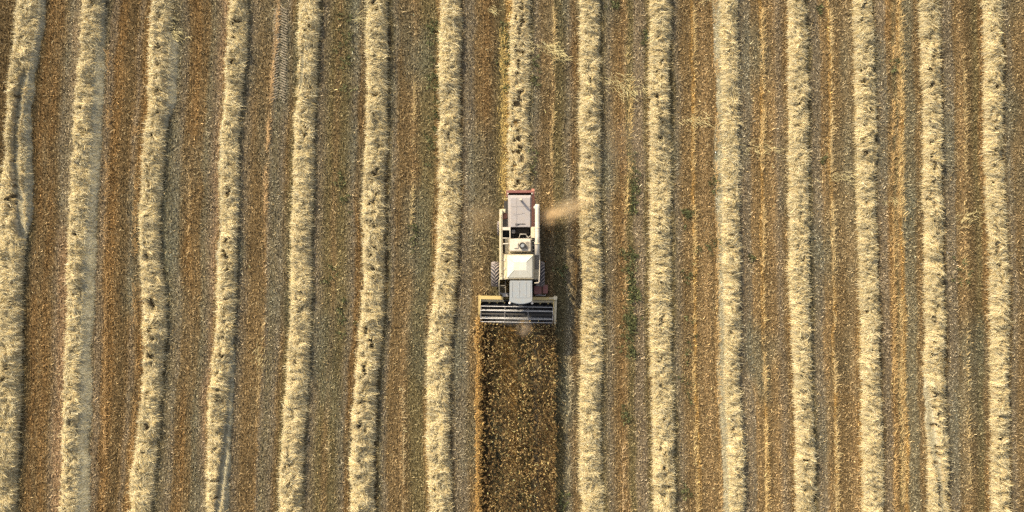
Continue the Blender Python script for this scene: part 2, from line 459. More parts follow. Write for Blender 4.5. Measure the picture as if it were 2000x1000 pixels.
STRAW = np.array([(0.60, 0.49, 0.29), (0.64, 0.54, 0.35), (0.55, 0.42, 0.21), (0.50, 0.44, 0.32), (0.42, 0.31, 0.16), (0.66, 0.58, 0.42)])
STRAW_P = [0.28, 0.24, 0.18, 0.14, 0.06, 0.10]
ROW_H = [0.50, 0.46, 0.50, 0.44, 0.44, 0.46, 0.46, 0.34, 0.44, 0.44, 0.40, 0.42, 0.42, 0.44, 0.44]
PIT = [0.66, 0.68, 0.66, 0.65, 0.68, 0.64, 0.69, 0.50, 0.70, 0.67, 0.68, 0.70, 0.66, 0.62, 0.61]
ROW_LABEL = [
    "straw windrow at the far left edge of the field, cut by the photo's left side",
    "straw windrow second from the left, with a flattened greyish straw band along its right",
    "straw windrow third from the left, whose upper end bends and breaks up near the top",
    "straw windrow fourth from the left, beside the lane with a paler bare strip",
    "straw windrow fifth from the left, just right of the lane with tyre tread marks",
    "straw windrow sixth from the left, second one to the left of the harvester",
    "straw windrow running closest on the left side of the harvester",
    "thin fresh straw windrow with dark gaps coming out behind the harvester",
    "straw windrow running closest on the right side of the harvester beside the uncut strip",
    "straw windrow second to the right of the harvester, beside the lane with green weeds",
    "straw windrow third to the right of the harvester, a pale pressed strip on its left",
    "straw windrow fourth to the right of the harvester, fifth from the photo's right side",
    "straw windrow fourth from the right side of the photo, left of the golden stubble line",
    "straw windrow second from the right with a smooth grey wheel track across its lower end",
    "rightmost straw windrow, next to the right edge of the photo",
]
ROW_LABEL[12] = "straw windrow third from the right edge of the photo, left of the golden stubble line"
ROW_LABEL[11] = "straw windrow fourth from the right edge of the photo"


def build_windrow(k):
    y_lo = Y0 if k != 7 else at(0, 398)[1]
    ny_ = int((Y1 - y_lo) / 0.075); nx_ = 40
    yy = np.linspace(y_lo, Y1, ny_)
    v = np.linspace(0, 1, nx_)
    ll, rr = ledge_of(k, yy)
    a = edge(LW[k], yy) - 0.28 - ll; b = edge(RW[k], yy) + 0.28 + rr
    X = a[:, None] + (b - a)[:, None] * v[None, :]
    Y = np.repeat(yy[:, None], nx_, 1)
    H, F, U, HO = windrow_height(k, X, Y, ROW_H[k], PIT[k])
    if k == 7:
        H = H * np.clip((Y - y_lo) / 0.6, 0, 1)
    G = ground_z(X, Y)
    Z = np.where(H > 0.015, G + H, G - 0.06)
    base = np.array([0.36, 0.28, 0.16])
    c = base[None, None] * (0.75 + 0.5 * vnoise(X * 9, Y * 9, 50 + k))[..., None]
    c = np.where((F > 0.5)[..., None], np.array([0.36, 0.335, 0.25]) * (0.9 + 0.25 * vnoise(X * 6, Y * 3, 60 + k))[..., None], c)
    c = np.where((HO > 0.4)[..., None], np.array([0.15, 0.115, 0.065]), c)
    ii = np.arange(ny_ * nx_).reshape(ny_, nx_)
    q = np.stack([ii[:-1, :-1], ii[:-1, 1:], ii[1:, 1:], ii[1:, :-1]], -1).reshape(-1, 4)
    Hm = np.maximum.reduce([H[:-1, :-1], H[:-1, 1:], H[1:, 1:], H[1:, :-1]]).ravel()
    q = q[Hm > 0.015]
    V = np.stack([X, Y, Z], -1).reshape(-1, 3); C = c.reshape(-1, 3)
    # loose straws lying over the heap
    area = (Y1 - y_lo) * float((b - a).mean())
    N = int(area * (620 if k != 7 else 420))
    sy = rng.uniform(y_lo, Y1, N)
    l2, r2 = ledge_of(k, sy)
    sx = edge(LW[k], sy) - 0.2 - l2 + rng.random(N) * (edge(RW[k], sy) - edge(LW[k], sy) + 0.4 + l2 + r2)     # inside the heap's outline
    sh, sf, su, so = windrow_height(k, sx, sy, ROW_H[k], PIT[k])
    if k == 7:
        sh = sh * np.clip((sy - y_lo) / 0.6, 0, 1)
    keep = (sh > 0.03) & (rng.random(N) > so * 0.9)
    sx, sy, sh, sf, su = sx[keep], sy[keep], sh[keep], sf[keep], su[keep]
    N = len(sx)
    lock = (fnoise(sx * 1.7 + 3 * k, sy * 1.7, 850 + k, 2) - 0.5) * 4.2
    th = -0.3 + lock + rng.normal(0, 0.38, N) + np.where(rng.random(N) < 0.5, 0, math.pi)
    out_r = su > 0.72; out_l = su < 0.25
    th = np.where(out_r & (rng.random(N) < 0.7), rng.normal(-0.15, 0.55, N), th)
    th = np.where(out_l & (rng.random(N) < 0.7), rng.normal(math.pi - 0.15, 0.55, N), th)
    e_ = 0.07
    gx_ = (windrow_height(k, sx + e_, sy, ROW_H[k], PIT[k])[0] - windrow_height(k, sx - e_, sy, ROW_H[k], PIT[k])[0]) / (2 * e_)
    gy_ = (windrow_height(k, sx, sy + e_, ROW_H[k], PIT[k])[0] - windrow_height(k, sx, sy - e_, ROW_H[k], PIT[k])[0]) / (2 * e_)
    gm = np.maximum(np.hypot(gx_, gy_), 1e-6); cl = np.minimum(gm, 1.6) / gm
    gx_, gy_ = gx_ * cl, gy_ * cl
    el = np.arctan(gx_ * np.cos(th) + gy_ * np.sin(th)) + rng.normal(0.06, 0.2, N) * (1 - 0.7 * sf)
    roll = np.arctan(gx_ * np.sin(th) - gy_ * np.cos(th)) + rng.normal(0, 0.4, N)
    ln = rng.uniform(0.16, 0.48, N) * np.where(sf > 0.5, 0.6, 1)
    ln = np.where((out_r | out_l) & (sf < 0.5) & (rng.random(N) < 0.3), ln * 1.7, ln)
    d = np.stack([np.cos(th) * np.cos(el), np.sin(th) * np.cos(el), np.sin(el)], -1)
    p = np.stack([sx, sy, ground_z(sx, sy) + sh + rng.uniform(-0.02, 0.07, N) * (1 - 0.8 * sf)], -1) - d * (ln * 0.35)[:, None]
    wd = rng.uniform(0.010, 0.026, N)
    lk = (rng.random(N) < 0.12) & (np.abs(su - 0.5) < 0.36) & (sf < 0.5)                      # thicker locks of straw lying together
    wd = np.where(lk, rng.uniform(0.025, 0.05, N), wd); ln = np.where(lk, rng.uniform(0.2, 0.5, N), ln)
    bq = blades(p, d, ln, wd, roll)
    bq[..., 2] = np.maximum(bq[..., 2], 0.02)
    sc = STRAW[rng.choice(len(STRAW), N, p=STRAW_P)] * (0.85 + 0.3 * rng.random(N))[:, None]
    patch = fnoise(sx * 1.6, sy * 2.2, 800 + k, 3)[:, None]
    sc = sc * (0.58 + 0.58 * patch) * np.array([1.0, 1.0, 1.0]) * np.array([0.96, 1.0, 0.98])
    sc = np.where((sf > 0.5)[:, None], sc * np.array([0.68, 0.72, 0.80]), sc)
    V2 = bq.reshape(-1, 3); C2 = np.repeat(sc, 4, 0)
    f2 = np.arange(len(V2)).reshape(-1, 4) + len(V)
    me = mesh_from("straw_windrow", np.concatenate([V, V2]), [q, f2], np.concatenate([C, C2]), M['straw'])
    o = link("straw_windrow", me)
    tag(o, ROW_LABEL[k], "windrow", "straw windrows lying along the stubble field")
    return o


for k in range(len(ROWS)):
    build_windrow(k)


# ---------------------------------------------------------------- stubble, litter and straw trails (nobody could count the stalks)
def under_windrow(x, y):
    m = np.zeros(x.shape, bool)
    for k in range(len(ROWS)):
        l, r = ledge_of(k, y)
        ins = (x > edge(LW[k], y) + 0.12) & (x < edge(RW[k], y) - 0.12)
        if k == 7: ins &= y > at(0, 398)[1]
        m |= ins
    m |= (x > CROP_X0 + 0.1) & (x < CROP_X1 - 0.1) & (y < CROP_Y)
    return m


def build_stubble():
    Vs, Cs = [], []
    # standing stalks in drill rows
    N = 330000
    x = rng.uniform(-36, 36, N); y = rng.uniform(-20.5, 20.5, N)
    keep = ~under_windrow(x, y)
    x, y = x[keep], y[keep]
    # snap to drill rows 0.165 m apart that follow the windrows
    ref = edge(LW[3], y) * np.clip((-x) / 20, 0, 1) + (edge(LW[10], y) - 13.5) * np.clip(x / 20, 0, 1) * 1.0
    ref = ref - ref.mean()
    ref = (edge(LW[2], y) + 24.0) * np.clip((-x - 2) / 22, 0, 1) + (edge(LW[12], y) - 22.3) * np.clip((x - 2) / 20, 0, 1)
    xr = x - ref
    xr = np.round(xr / 0.165) * 0.165 + rng.normal(0, 0.020, len(x))
    x = xr + ref
    N = len(x)
    base = lane_albedo(x, y)
    lum = base.mean(-1, keepdims=True)
    kind = rng.random(N)
    hgt = rng.uniform(0.07, 0.20, N)
    th = rng.uniform(0, 2 * math.pi, N); tilt = np.abs(rng.normal(0.45, 0.35, N))
    d = np.stack([np.cos(th) * np.sin(tilt), np.sin(th) * np.sin(tilt), np.cos(tilt)], -1)
    p = np.stack([x, y, ground_z(x, y) - 0.01], -1)
    q = blades(p, d, hgt, rng.uniform(0.018, 0.05, N), rng.uniform(-1.2, 1.2, N))
    br = rng.lognormal(0.05, 0.42, N)[:, None]
    c = base * br
    strawc = np.array([0.44, 0.33, 0.17])
    c = np.where((kind < 0.07)[:, None], strawc * (0.6 + 0.6 * rng.random(N))[:, None], c)
    c = np.where((kind > 0.80)[:, None], base * 0.35, c)
    Vs.append(q.reshape(-1, 3)); Cs.append(np.repeat(c, 4, 0))
    # flat litter: chaff, broken stems, leaves
    N = 300000
    x = rng.uniform(-36, 36, N); y = rng.uniform(-20.5, 20.5, N)
    keep = ~under_windrow(x, y)
    x, y = x[keep], y[keep]; N = len(x)
    ref = (edge(LW[2], y) + 24.0) * np.clip((-x - 2) / 22, 0, 1) + (edge(LW[12], y) - 22.3) * np.clip((x - 2) / 20, 0, 1)
    x = np.where(rng.random(N) < 0.82, np.round((x - ref) / 0.165) * 0.165 + rng.normal(0, 0.024, N) + ref, x)
    base = lane_albedo(x, y)
    th = rng.normal(math.pi / 2, 0.8, N); el = rng.normal(0.1, 0.3, N)
    d = np.stack([np.cos(th) * np.cos(el), np.sin(th) * np.cos(el), np.sin(el)], -1)
    ln = rng.uniform(0.06, 0.22, N)
    p = np.stack([x, y, ground_z(x, y) + rng.uniform(0.01, 0.06, N)], -1)
    q = blades(p, d, ln, rng.uniform(0.015, 0.05, N), rng.normal(0, 0.7, N))
    c = base * rng.lognormal(0.1, 0.42, N)[:, None]
    kind = rng.random(N)
    c = np.where((kind < 0.05)[:, None], np.array([0.44, 0.36, 0.21]) * (0.6 + 0.6 * rng.random(N))[:, None], c)
    Vs.append(q.reshape(-1, 3)); Cs.append(np.repeat(c, 4, 0))
    # thin straw trails dropped between the windrows: (x,y) photo points, width m, stalks per metre
    trails = [
        ([(548, -60), (540, 60), (532, 130), (526, 250), (520, 330), (517, 420)], 0.10, 120, (0.50, 0.33, 0.17)),
        ([(515, 620), (508, 700), (500, 800)], 0.10, 40, (0.45, 0.34, 0.18)),
        ([(810, 150), (806, 260), (805, 340), (803, 440)], 0.08, 60, (0.52, 0.40, 0.2)),
        ([(787, 760), (787, 880), (786, 1010)], 0.06, 45, (0.48, 0.38, 0.22)),
        ([(640, 800), (642, 920)], 0.06, 30, (0.48, 0.38, 0.22)),
        ([(368, 280), (370, 360), (366, 500)], 0.09, 50, (0.48, 0.34, 0.17)),
        ([(1082, -20), (1080, 110), (1078, 250), (1080, 400)], 0.12, 70, (0.52, 0.38, 0.18)),
        ([(1109, 560), (1111, 700), (1112, 1000)], 0.16, 55, (0.42, 0.36, 0.24)),
        ([(1222, 80), (1230, 170), (1228, 300), (1224, 420)], 0.18, 90, (0.55, 0.40, 0.18)),
        ([(1222, 540), (1224, 640)], 0.14, 70, (0.52, 0.36, 0.18)),
        ([(1216, 860), (1215, 1010)], 0.1, 60, (0.5, 0.36, 0.2)),
        ([(1353, -20), (1354, 250), (1355, 520), (1354, 760), (1362, 1000)], 0.12, 80, (0.52, 0.38, 0.18)),
        ([(1486, -20), (1488, 200), (1489, 480), (1493, 700), (1497, 1010)], 0.12, 130, (0.58, 0.42, 0.2)),
        ([(1619, -20), (1621, 200), (1625, 420), (1629, 640), (1634, 1000)], 0.12, 110, (0.55, 0.42, 0.22)),
        ([(1754, -20), (1757, 200), (1760, 500), (1760, 720), (1764, 1000)], 0.24, 150, (0.52, 0.38, 0.18)),
        ([(1741, -20), (1742, 300), (1745, 600), (1747, 1000)], 0.14, 110, (0.48, 0.32, 0.14)),
        ([(1880, 100), (1882, 300), (1886, 600), (1893, 1000)], 0.1, 50, (0.48, 0.36, 0.18)),
        ([(1397, 0), (1399, 400), (1402, 700), (1408, 1000)], 0.14, 80, (0.5, 0.34, 0.16)),
        ([(982, 60), (982, 250), (984, 400)], 0.30, 170, (0.55, 0.40, 0.14)),
        ([(266, 250), (263, 500), (268, 760), (250, 1000)], 0.16, 70, (0.42, 0.26, 0.11)),
        ([(212, 100), (208, 500), (205, 1000)], 0.14, 80, (0.40, 0.25, 0.11)),
        ([(1262, 320), (1180, 280), (1110, 60)], 0.0, 0, (0.5, 0.4, 0.2)),
    ]
    for pts, w, dens, col in trails:
        if not dens: continue
        P = np.array([at(a, b)[:2] for a, b in pts])
        L = np.concatenate([[0], np.cumsum(np.linalg.norm(np.diff(P, axis=0), axis=1))])
        n = int(L[-1] * dens * 0.7); col = np.array(col) * 0.8 + np.array((0.055, 0.05, 0.03))
        s = rng.uniform(0, L[-1], n)
        gate = fnoise(s * 0.9, s * 0 + w * 100, 900, 2)
        s = s[(gate + rng.random(n) * 0.3) > 0.55]; n = len(s)
        tx = np.interp(s, L, P[:, 0]) + rng.normal(0, w * 0.45, n) + 0.12 * (vnoise(s * 0.6, s * 0, 77) - 0.5); ty = np.interp(s, L, P[:, 1])
        th = rng.normal(math.pi / 2 - 0.3, 0.7, n); el = rng.normal(0.2, 0.3, n)
        d = np.stack([np.cos(th) * np.cos(el), np.sin(th) * np.cos(el), np.sin(el)], -1)
        p = np.stack([tx, ty, ground_z(tx, ty) + rng.uniform(0.05, 0.16, n)], -1)
        q = blades(p, d, rng.uniform(0.12, 0.34, n), rng.uniform(0.012, 0.026, n), rng.normal(0, 0.6, n))
        c = np.array(col) * rng.lognormal(0, 0.25, n)[:, None]
        Vs.append(q.reshape(-1, 3)); Cs.append(np.repeat(c, 4, 0))
    # tyre tread printed in the soft lane near the top
    tw = []
    for yy_ in np.arange(15, 195, 5.0):
        cx_ = 549 - (yy_ - 15) * 0.02
        for sg in (-1, 1):
            for j in range(16):
                f = rng.random()
                tw.append((*at(cx_ + sg * f * 11, yy_ + f * 5 + rng.normal(0, 0.5))[:2], sg))
    tw = np.array(tw); n = len(tw)
    th = np.where(tw[:, 2] > 0, -0.45, math.pi + 0.45) + rng.normal(0, 0.25, n)
    d = np.stack([np.cos(th), np.sin(th), np.zeros(n)], -1)
    p = np.stack([tw[:, 0], tw[:, 1], ground_z(tw[:, 0], tw[:, 1]) + 0.10], -1)
    q = blades(p, d, rng.uniform(0.08, 0.16, n), rng.uniform(0.02, 0.04, n), rng.normal(0, 0.4, n))
    Vs.append(q.reshape(-1, 3)); Cs.append(np.repeat(np.array((0.27, 0.235, 0.18)) * rng.lognormal(0, 0.25, n)[:, None], 4, 0))
    # scattered wisps of straw
    for (cx, cy, sx_, sy_, n, ang) in [(335, 72, 16, 14, 260, -0.4), (325, 45, 12, 12, 110, -0.2), (1068, 90, 18, 8, 150, -0.6), (1082, 102, 14, 6, 110, -0.4), (1210, 160, 22, 14, 200, -0.5), (1225, 180, 14, 12, 140, -0.9), (1100, 115, 10, 5, 60, -0.3), (1360, 235, 22, 10, 160, -0.6), (1480, 290, 26, 14, 160, -0.4), (1640, 345, 24, 10, 120, -0.3), (1880, 430, 22, 12, 120, 0.4), (1745, 390, 10, 8, 60, -0.6), (950, 480, 12, 24, 22, -0.8), (960, 20, 10, 6, 60, -0.6), (700, 40, 8, 10, 50, 0.4), (505, 700, 8, 26, 90, 1.2), (1375, 1, 10, 8, 40, 0.2)]:
        q0 = np.array(at(cx, cy)[:2]); n = int(n * 0.42); sx_ *= 1.4
        tx = q0[0] + rng.normal(0, sx_ * GSD * 0.6, n); ty = q0[1] + rng.normal(0, sy_ * GSD * 0.6, n)
        th = rng.normal(ang, 0.45, n); el = rng.normal(0.1, 0.2, n)
        d = np.stack([np.cos(th) * np.cos(el), np.sin(th) * np.cos(el), np.sin(el)], -1)
        p = np.stack([tx, ty, ground_z(tx, ty) + rng.uniform(0.08, 0.18, n)], -1)
        q = blades(p, d, rng.uniform(0.2, 0.5, n), rng.uniform(0.012, 0.022, n), rng.normal(0, 0.5, n))
        c = np.array((0.50, 0.44, 0.24)) * rng.lognormal(0, 0.2, n)[:, None]
        Vs.append(q.reshape(-1, 3)); Cs.append(np.repeat(c, 4, 0))
    V = np.concatenate(Vs); C = np.clip(np.concatenate(Cs), 0.01, 0.8)
    o = link("stubble", mesh_from("stubble", V, [np.arange(len(V)).reshape(-1, 4)], C, M['stubble']))
    tag(o, "brown cut stubble and straw litter covering the field between the windrows", "stubble", kind="stuff")


build_stubble()


# ---------------------------------------------------------------- green weeds in the stubble
def build_weeds():
    spots = []
    for (cx, y0, y1, n, w) in [(1236, 300, 420, 70, 6), (1230, 480, 560, 60, 8), (1236, 560, 590, 60, 7), (1232, 600, 640, 60, 8), (1228, 640, 700, 30, 8), (1235, 680, 690, 14, 4), (1222, 790, 830, 22, 4), (1260, 60, 90, 14, 5), (1200, 0, 20, 14, 8), (850, 40, 240, 90, 8), (842, 240, 330, 20, 6), (672, 20, 200, 40, 10), (670, 330, 420, 22, 8), (668, 580, 660, 24, 8), (1343, 410, 425, 26, 6), (1344, 440, 560, 18, 10), (1390, 470, 500, 14, 8), (1395, 340, 380, 14, 6), (808, 440, 500, 16, 6), (645, 520, 560, 14, 8), (1040, 280, 350, 14, 4), (1045, 110, 170, 22, 5), (1095, 520, 560, 14, 8), (1750, 100, 140, 14, 4), (1340, 940, 980, 14, 6), (1465, 500, 515, 10, 6), (990, 40, 180, 60, 5), (1885, 500, 560, 20, 14), (1100, 960, 1000, 18, 6), (1345, 620, 800, 20, 10), (1600, 10, 30, 10, 5), (1605, 300, 320, 8, 4)]:
        for i in range(int(n * 0.65)):
            spots.append(at(cx + rng.normal(0, w), rng.uniform(y0, y1)))
    S = np.array(spots)
    rep = 9
    n = len(S) * rep
    x = np.repeat(S[:, 0], rep) + rng.normal(0, 0.07, n); y = np.repeat(S[:, 1], rep) + rng.normal(0, 0.07, n)
    th = rng.uniform(0, 2 * math.pi, n); tl = rng.uniform(0.5, 1.3, n)
    d = np.stack([np.cos(th) * np.sin(tl), np.sin(th) * np.sin(tl), np.cos(tl)], -1)
    p = np.stack([x, y, ground_z(x, y) + rng.uniform(0.02, 0.12, n)], -1)
    q = blades(p, d, rng.uniform(0.08, 0.22, n), rng.uniform(0.03, 0.07, n), rng.normal(0, 0.5, n))
    c = np.array((0.085, 0.095, 0.042)) * rng.lognormal(0, 0.35, n)[:, None]
    V = q.reshape(-1, 3)
    o = link("weeds", mesh_from("weeds", V, [np.arange(len(V)).reshape(-1, 4)], np.repeat(c, 4, 0), M['leaf']))
    tag(o, "green weeds sprouting in patches between the stubble rows", "weeds", kind="stuff")


build_weeds()


# ---------------------------------------------------------------- the uncut strip in front of the harvester
def build_crop():
    x0, x1 = CROP_X0, CROP_X1
    Vs, Cs = [], []
    W = x1 - x0; L = CROP_Y - CROP_END
    # plants in narrow rows, each a stem with leaves and pods
    NP = int(W * L * 42)
    px = rng.uniform(x0, x1, NP); py = rng.uniform(CROP_END, CROP_Y, NP)
    NE = int(L * 165)                    # the outer plants lean out of the strip
    px = np.concatenate([px, np.where(rng.random(NE) < 0.12, x1 + rng.normal(-0.06, 0.05, NE), x0 - 0.02 + np.abs(rng.normal(0, 0.08, NE)) - (rng.random(NE) < 0.12) * rng.random(NE) * 0.16)]); py = np.concatenate([py, rng.uniform(CROP_END, CROP_Y + 0.25, NE)]); NP += NE
    px = px + 0.16 * (fnoise(py * 0.9, py * 0 + 2.0, 35, 3) - 0.5)       # ragged cut edges
    edge_l = np.clip(1.2 - (px - x0) / 0.2, 0, 1); edge_r = np.clip(1 - (x1 - px) / 0.18, 0, 1)
    big = fnoise(px * 0.75, py * 0.6, 31, 3)
    hgt = 0.50 + 0.55 * fnoise(px * 2.6, py * 2.6, 33, 2) + rng.normal(0, 0.05, NP)
    lean_a = rng.uniform(0, 2 * math.pi, NP); lean = np.abs(rng.normal(0, 0.14, NP))
    lx = np.cos(lean_a) * lean - edge_l * 0.22 + edge_r * 0.12; ly = np.sin(lean_a) * lean
    d = np.stack([lx, ly, np.ones(NP)], -1); d /= np.linalg.norm(d, axis=1, keepdims=True)
    p = np.stack([px, py, np.zeros(NP)], -1)
    q = blades(p, d, hgt, np.full(NP, 0.022), rng.uniform(-1.5, 1.5, NP))
    Vs.append(q.reshape(-1, 3)); Cs.append(np.repeat(np.array((0.26, 0.16, 0.07)) * rng.lognormal(0, 0.3, NP)[:, None], 4, 0))
    rep = 17
    n = NP * rep
    t = rng.beta(2.4, 1.2, n)
    ix = np.repeat(np.arange(NP), rep)
    pp = p[ix] + d[ix] * (hgt[ix] * t)[:, None]
    th = rng.uniform(0, 2 * math.pi, n); el = rng.normal(0.25, 0.55, n)
    dd = np.stack([np.cos(th) * np.cos(el), np.sin(th) * np.cos(el), np.sin(el)], -1)
    ql = blades(pp, dd, rng.uniform(0.04, 0.13, n), rng.uniform(0.02, 0.045, n), rng.normal(0, 0.9, n))
    brown = np.array((0.115, 0.070, 0.032)); gold = np.array((0.56, 0.41, 0.19)); olive = np.array((0.075, 0.066, 0.032)); black = np.array((0.026, 0.020, 0.012))
    r = rng.random(n); bg_ = big[ix]
    c = np.where((r < 0.50)[:, None], brown, np.where((r < 0.50 + 0.30 * np.clip((bg_ - 0.2) * 2, 0.2, 1.3))[:, None], gold, np.where((r < 0.88)[:, None], olive, black)))
    e = np.maximum(edge_l, edge_r * 0.2)[ix][:, None]
    c = c * (1 - 0.75 * e) + np.array((0.50, 0.32, 0.12)) * 0.75 * e  # orange of the sunlit strip edge painted into the leaf colour
    c = c * rng.lognormal(0, 0.3, n)[:, None]
    Vs.append(ql.reshape(-1, 3)); Cs.append(np.repeat(c, 4, 0))
    # dark litter under the plants
    V = np.concatenate(Vs); C = np.clip(np.concatenate(Cs), 0.005, 0.7)
    o = link("standing_crop", mesh_from("standing_crop", V, [np.arange(len(V)).reshape(-1, 4)], C, M['crop']))
    tag(o, "dark brown uncut ripe crop strip standing in front of the harvester", "crop", kind="stuff")


build_crop()


# ---------------------------------------------------------------- the combine harvester
class MB:
    """collects shapes in the harvester's own coordinates"""
    def __init__(self, org=(0, 0, 0)):
        self.bm = bmesh.new(); self.org = Vector(org)

    def poly(self, vs, fs, smooth=False):
        bv = [self.bm.verts.new(Vector(v) - self.org) for v in vs]
        for f in fs:
            try:
                fc = self.bm.faces.new([bv[i] for i in f]); fc.smooth = smooth
            except ValueError:
                pass

    def box(self, x0, x1, y0, y1, z0, z1, taper=0.0):
        t = taper
        self.poly([(x0, y0, z0), (x1, y0, z0), (x1, y1, z0), (x0, y1, z0), (x0 + t, y0 + t, z1), (x1 - t, y0 + t, z1), (x1 - t, y1 - t, z1), (x0 + t, y1 - t, z1)],
                  [(3, 2, 1, 0), (4, 5, 6, 7), (0, 1, 5, 4), (1, 2, 6, 5), (2, 3, 7, 6), (3, 0, 4, 7)])

    def pbox(self, px0, px1, py0, py1, z0, z1, taper=0.0):
        """box whose top face shows at these photo pixels"""
        a = at(px0, py1, z1); b = at(px1, py0, z1)
        self.box(a[0], b[0], a[1], b[1], z0, z1, taper)

    def frustum(self, lo, hi, zl, zh):
        """photo rectangles (px0,px1,py0,py1) at two heights"""
        a = at(lo[0], lo[3], zl); b = at(lo[1], lo[2], zl); c = at(hi[0], hi[3], zh); d = at(hi[1], hi[2], zh)
        self.poly([(a[0], a[1], zl), (b[0], a[1], zl), (b[0], b[1], zl), (a[0], b[1], zl), (c[0], c[1], zh), (d[0], c[1], zh), (d[0], d[1], zh), (c[0], d[1], zh)],
                  [(3, 2, 1, 0), (4, 5, 6, 7), (0, 1, 5, 4), (1, 2, 6, 5), (2, 3, 7, 6), (3, 0, 4, 7)])

    def tube(self, pts, r, seg=12, cap=True):
        pts = [Vector(p) for p in pts]
        rings = []
        for i, p in enumerate(pts):
            t = (pts[min(i + 1, len(pts) - 1)] - pts[max(i - 1, 0)]).normalized()
            ref = Vector((0, 0, 1)) if abs(t.z) < 0.9 else Vector((1, 0, 0))
            s = t.cross(ref).normalized(); n = s.cross(t)
            rr = r[i] if isinstance(r, (list, tuple)) else r
            rings.append([self.bm.verts.new(p + (s * math.cos(2 * math.pi * j / seg) + n * math.sin(2 * math.pi * j / seg)) * rr - self.org) for j in range(seg)])
        for a, b in zip(rings, rings[1:]):
            for j in range(seg):
                f = self.bm.faces.new([a[j], a[(j + 1) % seg], b[(j + 1) % seg], b[j]]); f.smooth = seg > 6
        if cap:
            self.bm.faces.new(rings[0][::-1]); self.bm.faces.new(rings[-1])

    def lathe_x(self, c, prof, seg=40):
        """revolve (x offset, radius) around a horizontal x axis through c"""
        rings = []
        for (dx, r) in prof:
            rings.append([self.bm.verts.new(Vector((c[0] + dx, c[1] + math.cos(2 * math.pi * j / seg) * r, c[2] + math.sin(2 * math.pi * j / seg) * r)) - self.org) for j in range(seg)])
        for a, b in zip(rings, rings[1:]):
            for j in range(seg):
                f = self.bm.faces.new([a[j], a[(j + 1) % seg], b[(j + 1) % seg], b[j]]); f.smooth = True
        self.bm.faces.new(rings[0][::-1]); self.bm.faces.new(rings[-1])

    def build(self, name, mat, parent, bevel=0.0):
        bmesh.ops.recalc_face_normals(self.bm, faces=self.bm.faces)
        if bevel:
            es = [e for e in self.bm.edges if len(e.link_faces) == 2 and e.calc_face_angle(0) > 0.5]
            bmesh.ops.bevel(self.bm, geom=es, offset=bevel, segments=2, affect='EDGES', clamp_overlap=True)
        me = bpy.data.meshes.new(name)
        self.bm.to_mesh(me); self.bm.free()
        me.materials.append(M[mat] if isinstance(mat, str) else mat)
        o = link(name, me, parent)
        return o


CX = 0.365                       # the harvester's centre line
ORG = (CX, 0, 0)
combine = bpy.data.objects.new("combine_harvester", None)
COL.objects.link(combine)
combine.location = ORG
combine.empty_display_size = 0.5
tag(combine, "old cream and red combine harvester cutting the dark crop strip in mid field", "combine harvester")


def nb():
    return MB(ORG)


def sub(name, mat, parent, mb, bevel=0.0):
    """sub-part: parent is itself at the harvester's origin"""
    return mb.build(name, mat, parent, bevel)


# chassis and side panels
b = nb()
b.pbox(984, 1046, 392, 548, 0.62, 0.86)
b.pbox(1001, 1031, 388, 450, 0.86, 1.55)
b.build("chassis", 'dark', combine)
b = nb()
b.pbox(986, 1037, 466, 496, 0.9, 2.2)
b.pbox(983, 1044, 497, 545, 0.9, 2.38)
body = b.build("body", 'cream', combine, 0.02)
b = nb()
b.pbox(975.3, 981.5, 409, 546.5, 1.25, 2.62)
b.pbox(976.2, 979.0, 418, 540, 2.62, 2.66)
b.build("side_panel", 'cream', combine, 0.025)
b = nb()
b.pbox(1037, 1045, 443, 465, 1.3, 2.55)
b.build("side_panel", 'cream', combine, 0.02)
b = nb()
b.pbox(1037.5, 1042.5, 497, 545.5, 1.3, 2.45)
b.build("side_panel", 'cream', combine, 0.02)

# engine bay
b = nb()
b.pbox(982, 1037, 444, 467, 1.2, 1.45)
b.pbox(1008, 1034, 446, 457, 1.45, 1.75)
b.pbox(999, 1004, 458, 465, 1.45, 1.7)
b.build("engine_bay", 'dark', combine)
b = nb()
b.pbox(999, 1006.5, 448.5, 456, 1.45, 1.95)
b.build("engine_block", 'steel', combine, 0.03)
b = nb()
b.pbox(981.6, 997, 443.5, 449.5, 2.5, 2.6)
b.pbox(995.2, 997, 449.6, 466, 2.5, 2.6)
b.build("deck_frame", 'white', combine)
for py in (465.2, 476.2):
    b = nb()
    b.tube([at(981, py, 2.55), at(996, py, 2.55)], 0.03, 8)
    b.build("cross_bar", 'white', combine)
b = nb()
b.pbox(982.5, 994.5, 478, 494.5, 1.2, 1.55)
b.pbox(984, 988, 467, 474, 1.4, 1.8)
b.build("belt_guard", 'grid', combine)
b = nb()
b.tube([at(1013.3, 466, 2.62), at(1016, 457.3, 2.75), at(1027, 457.3, 2.75), at(1030.5, 466, 2.62)], 0.022, 8)
b.tube([at(1031, 464.5, 2.6), at(1036.5, 460, 2.6)], 0.015, 6)
b.tube([at(1029, 460, 2.5), at(1033, 466, 2.5)], 0.015, 6)
b.build("guard_rail", 'white', combine)

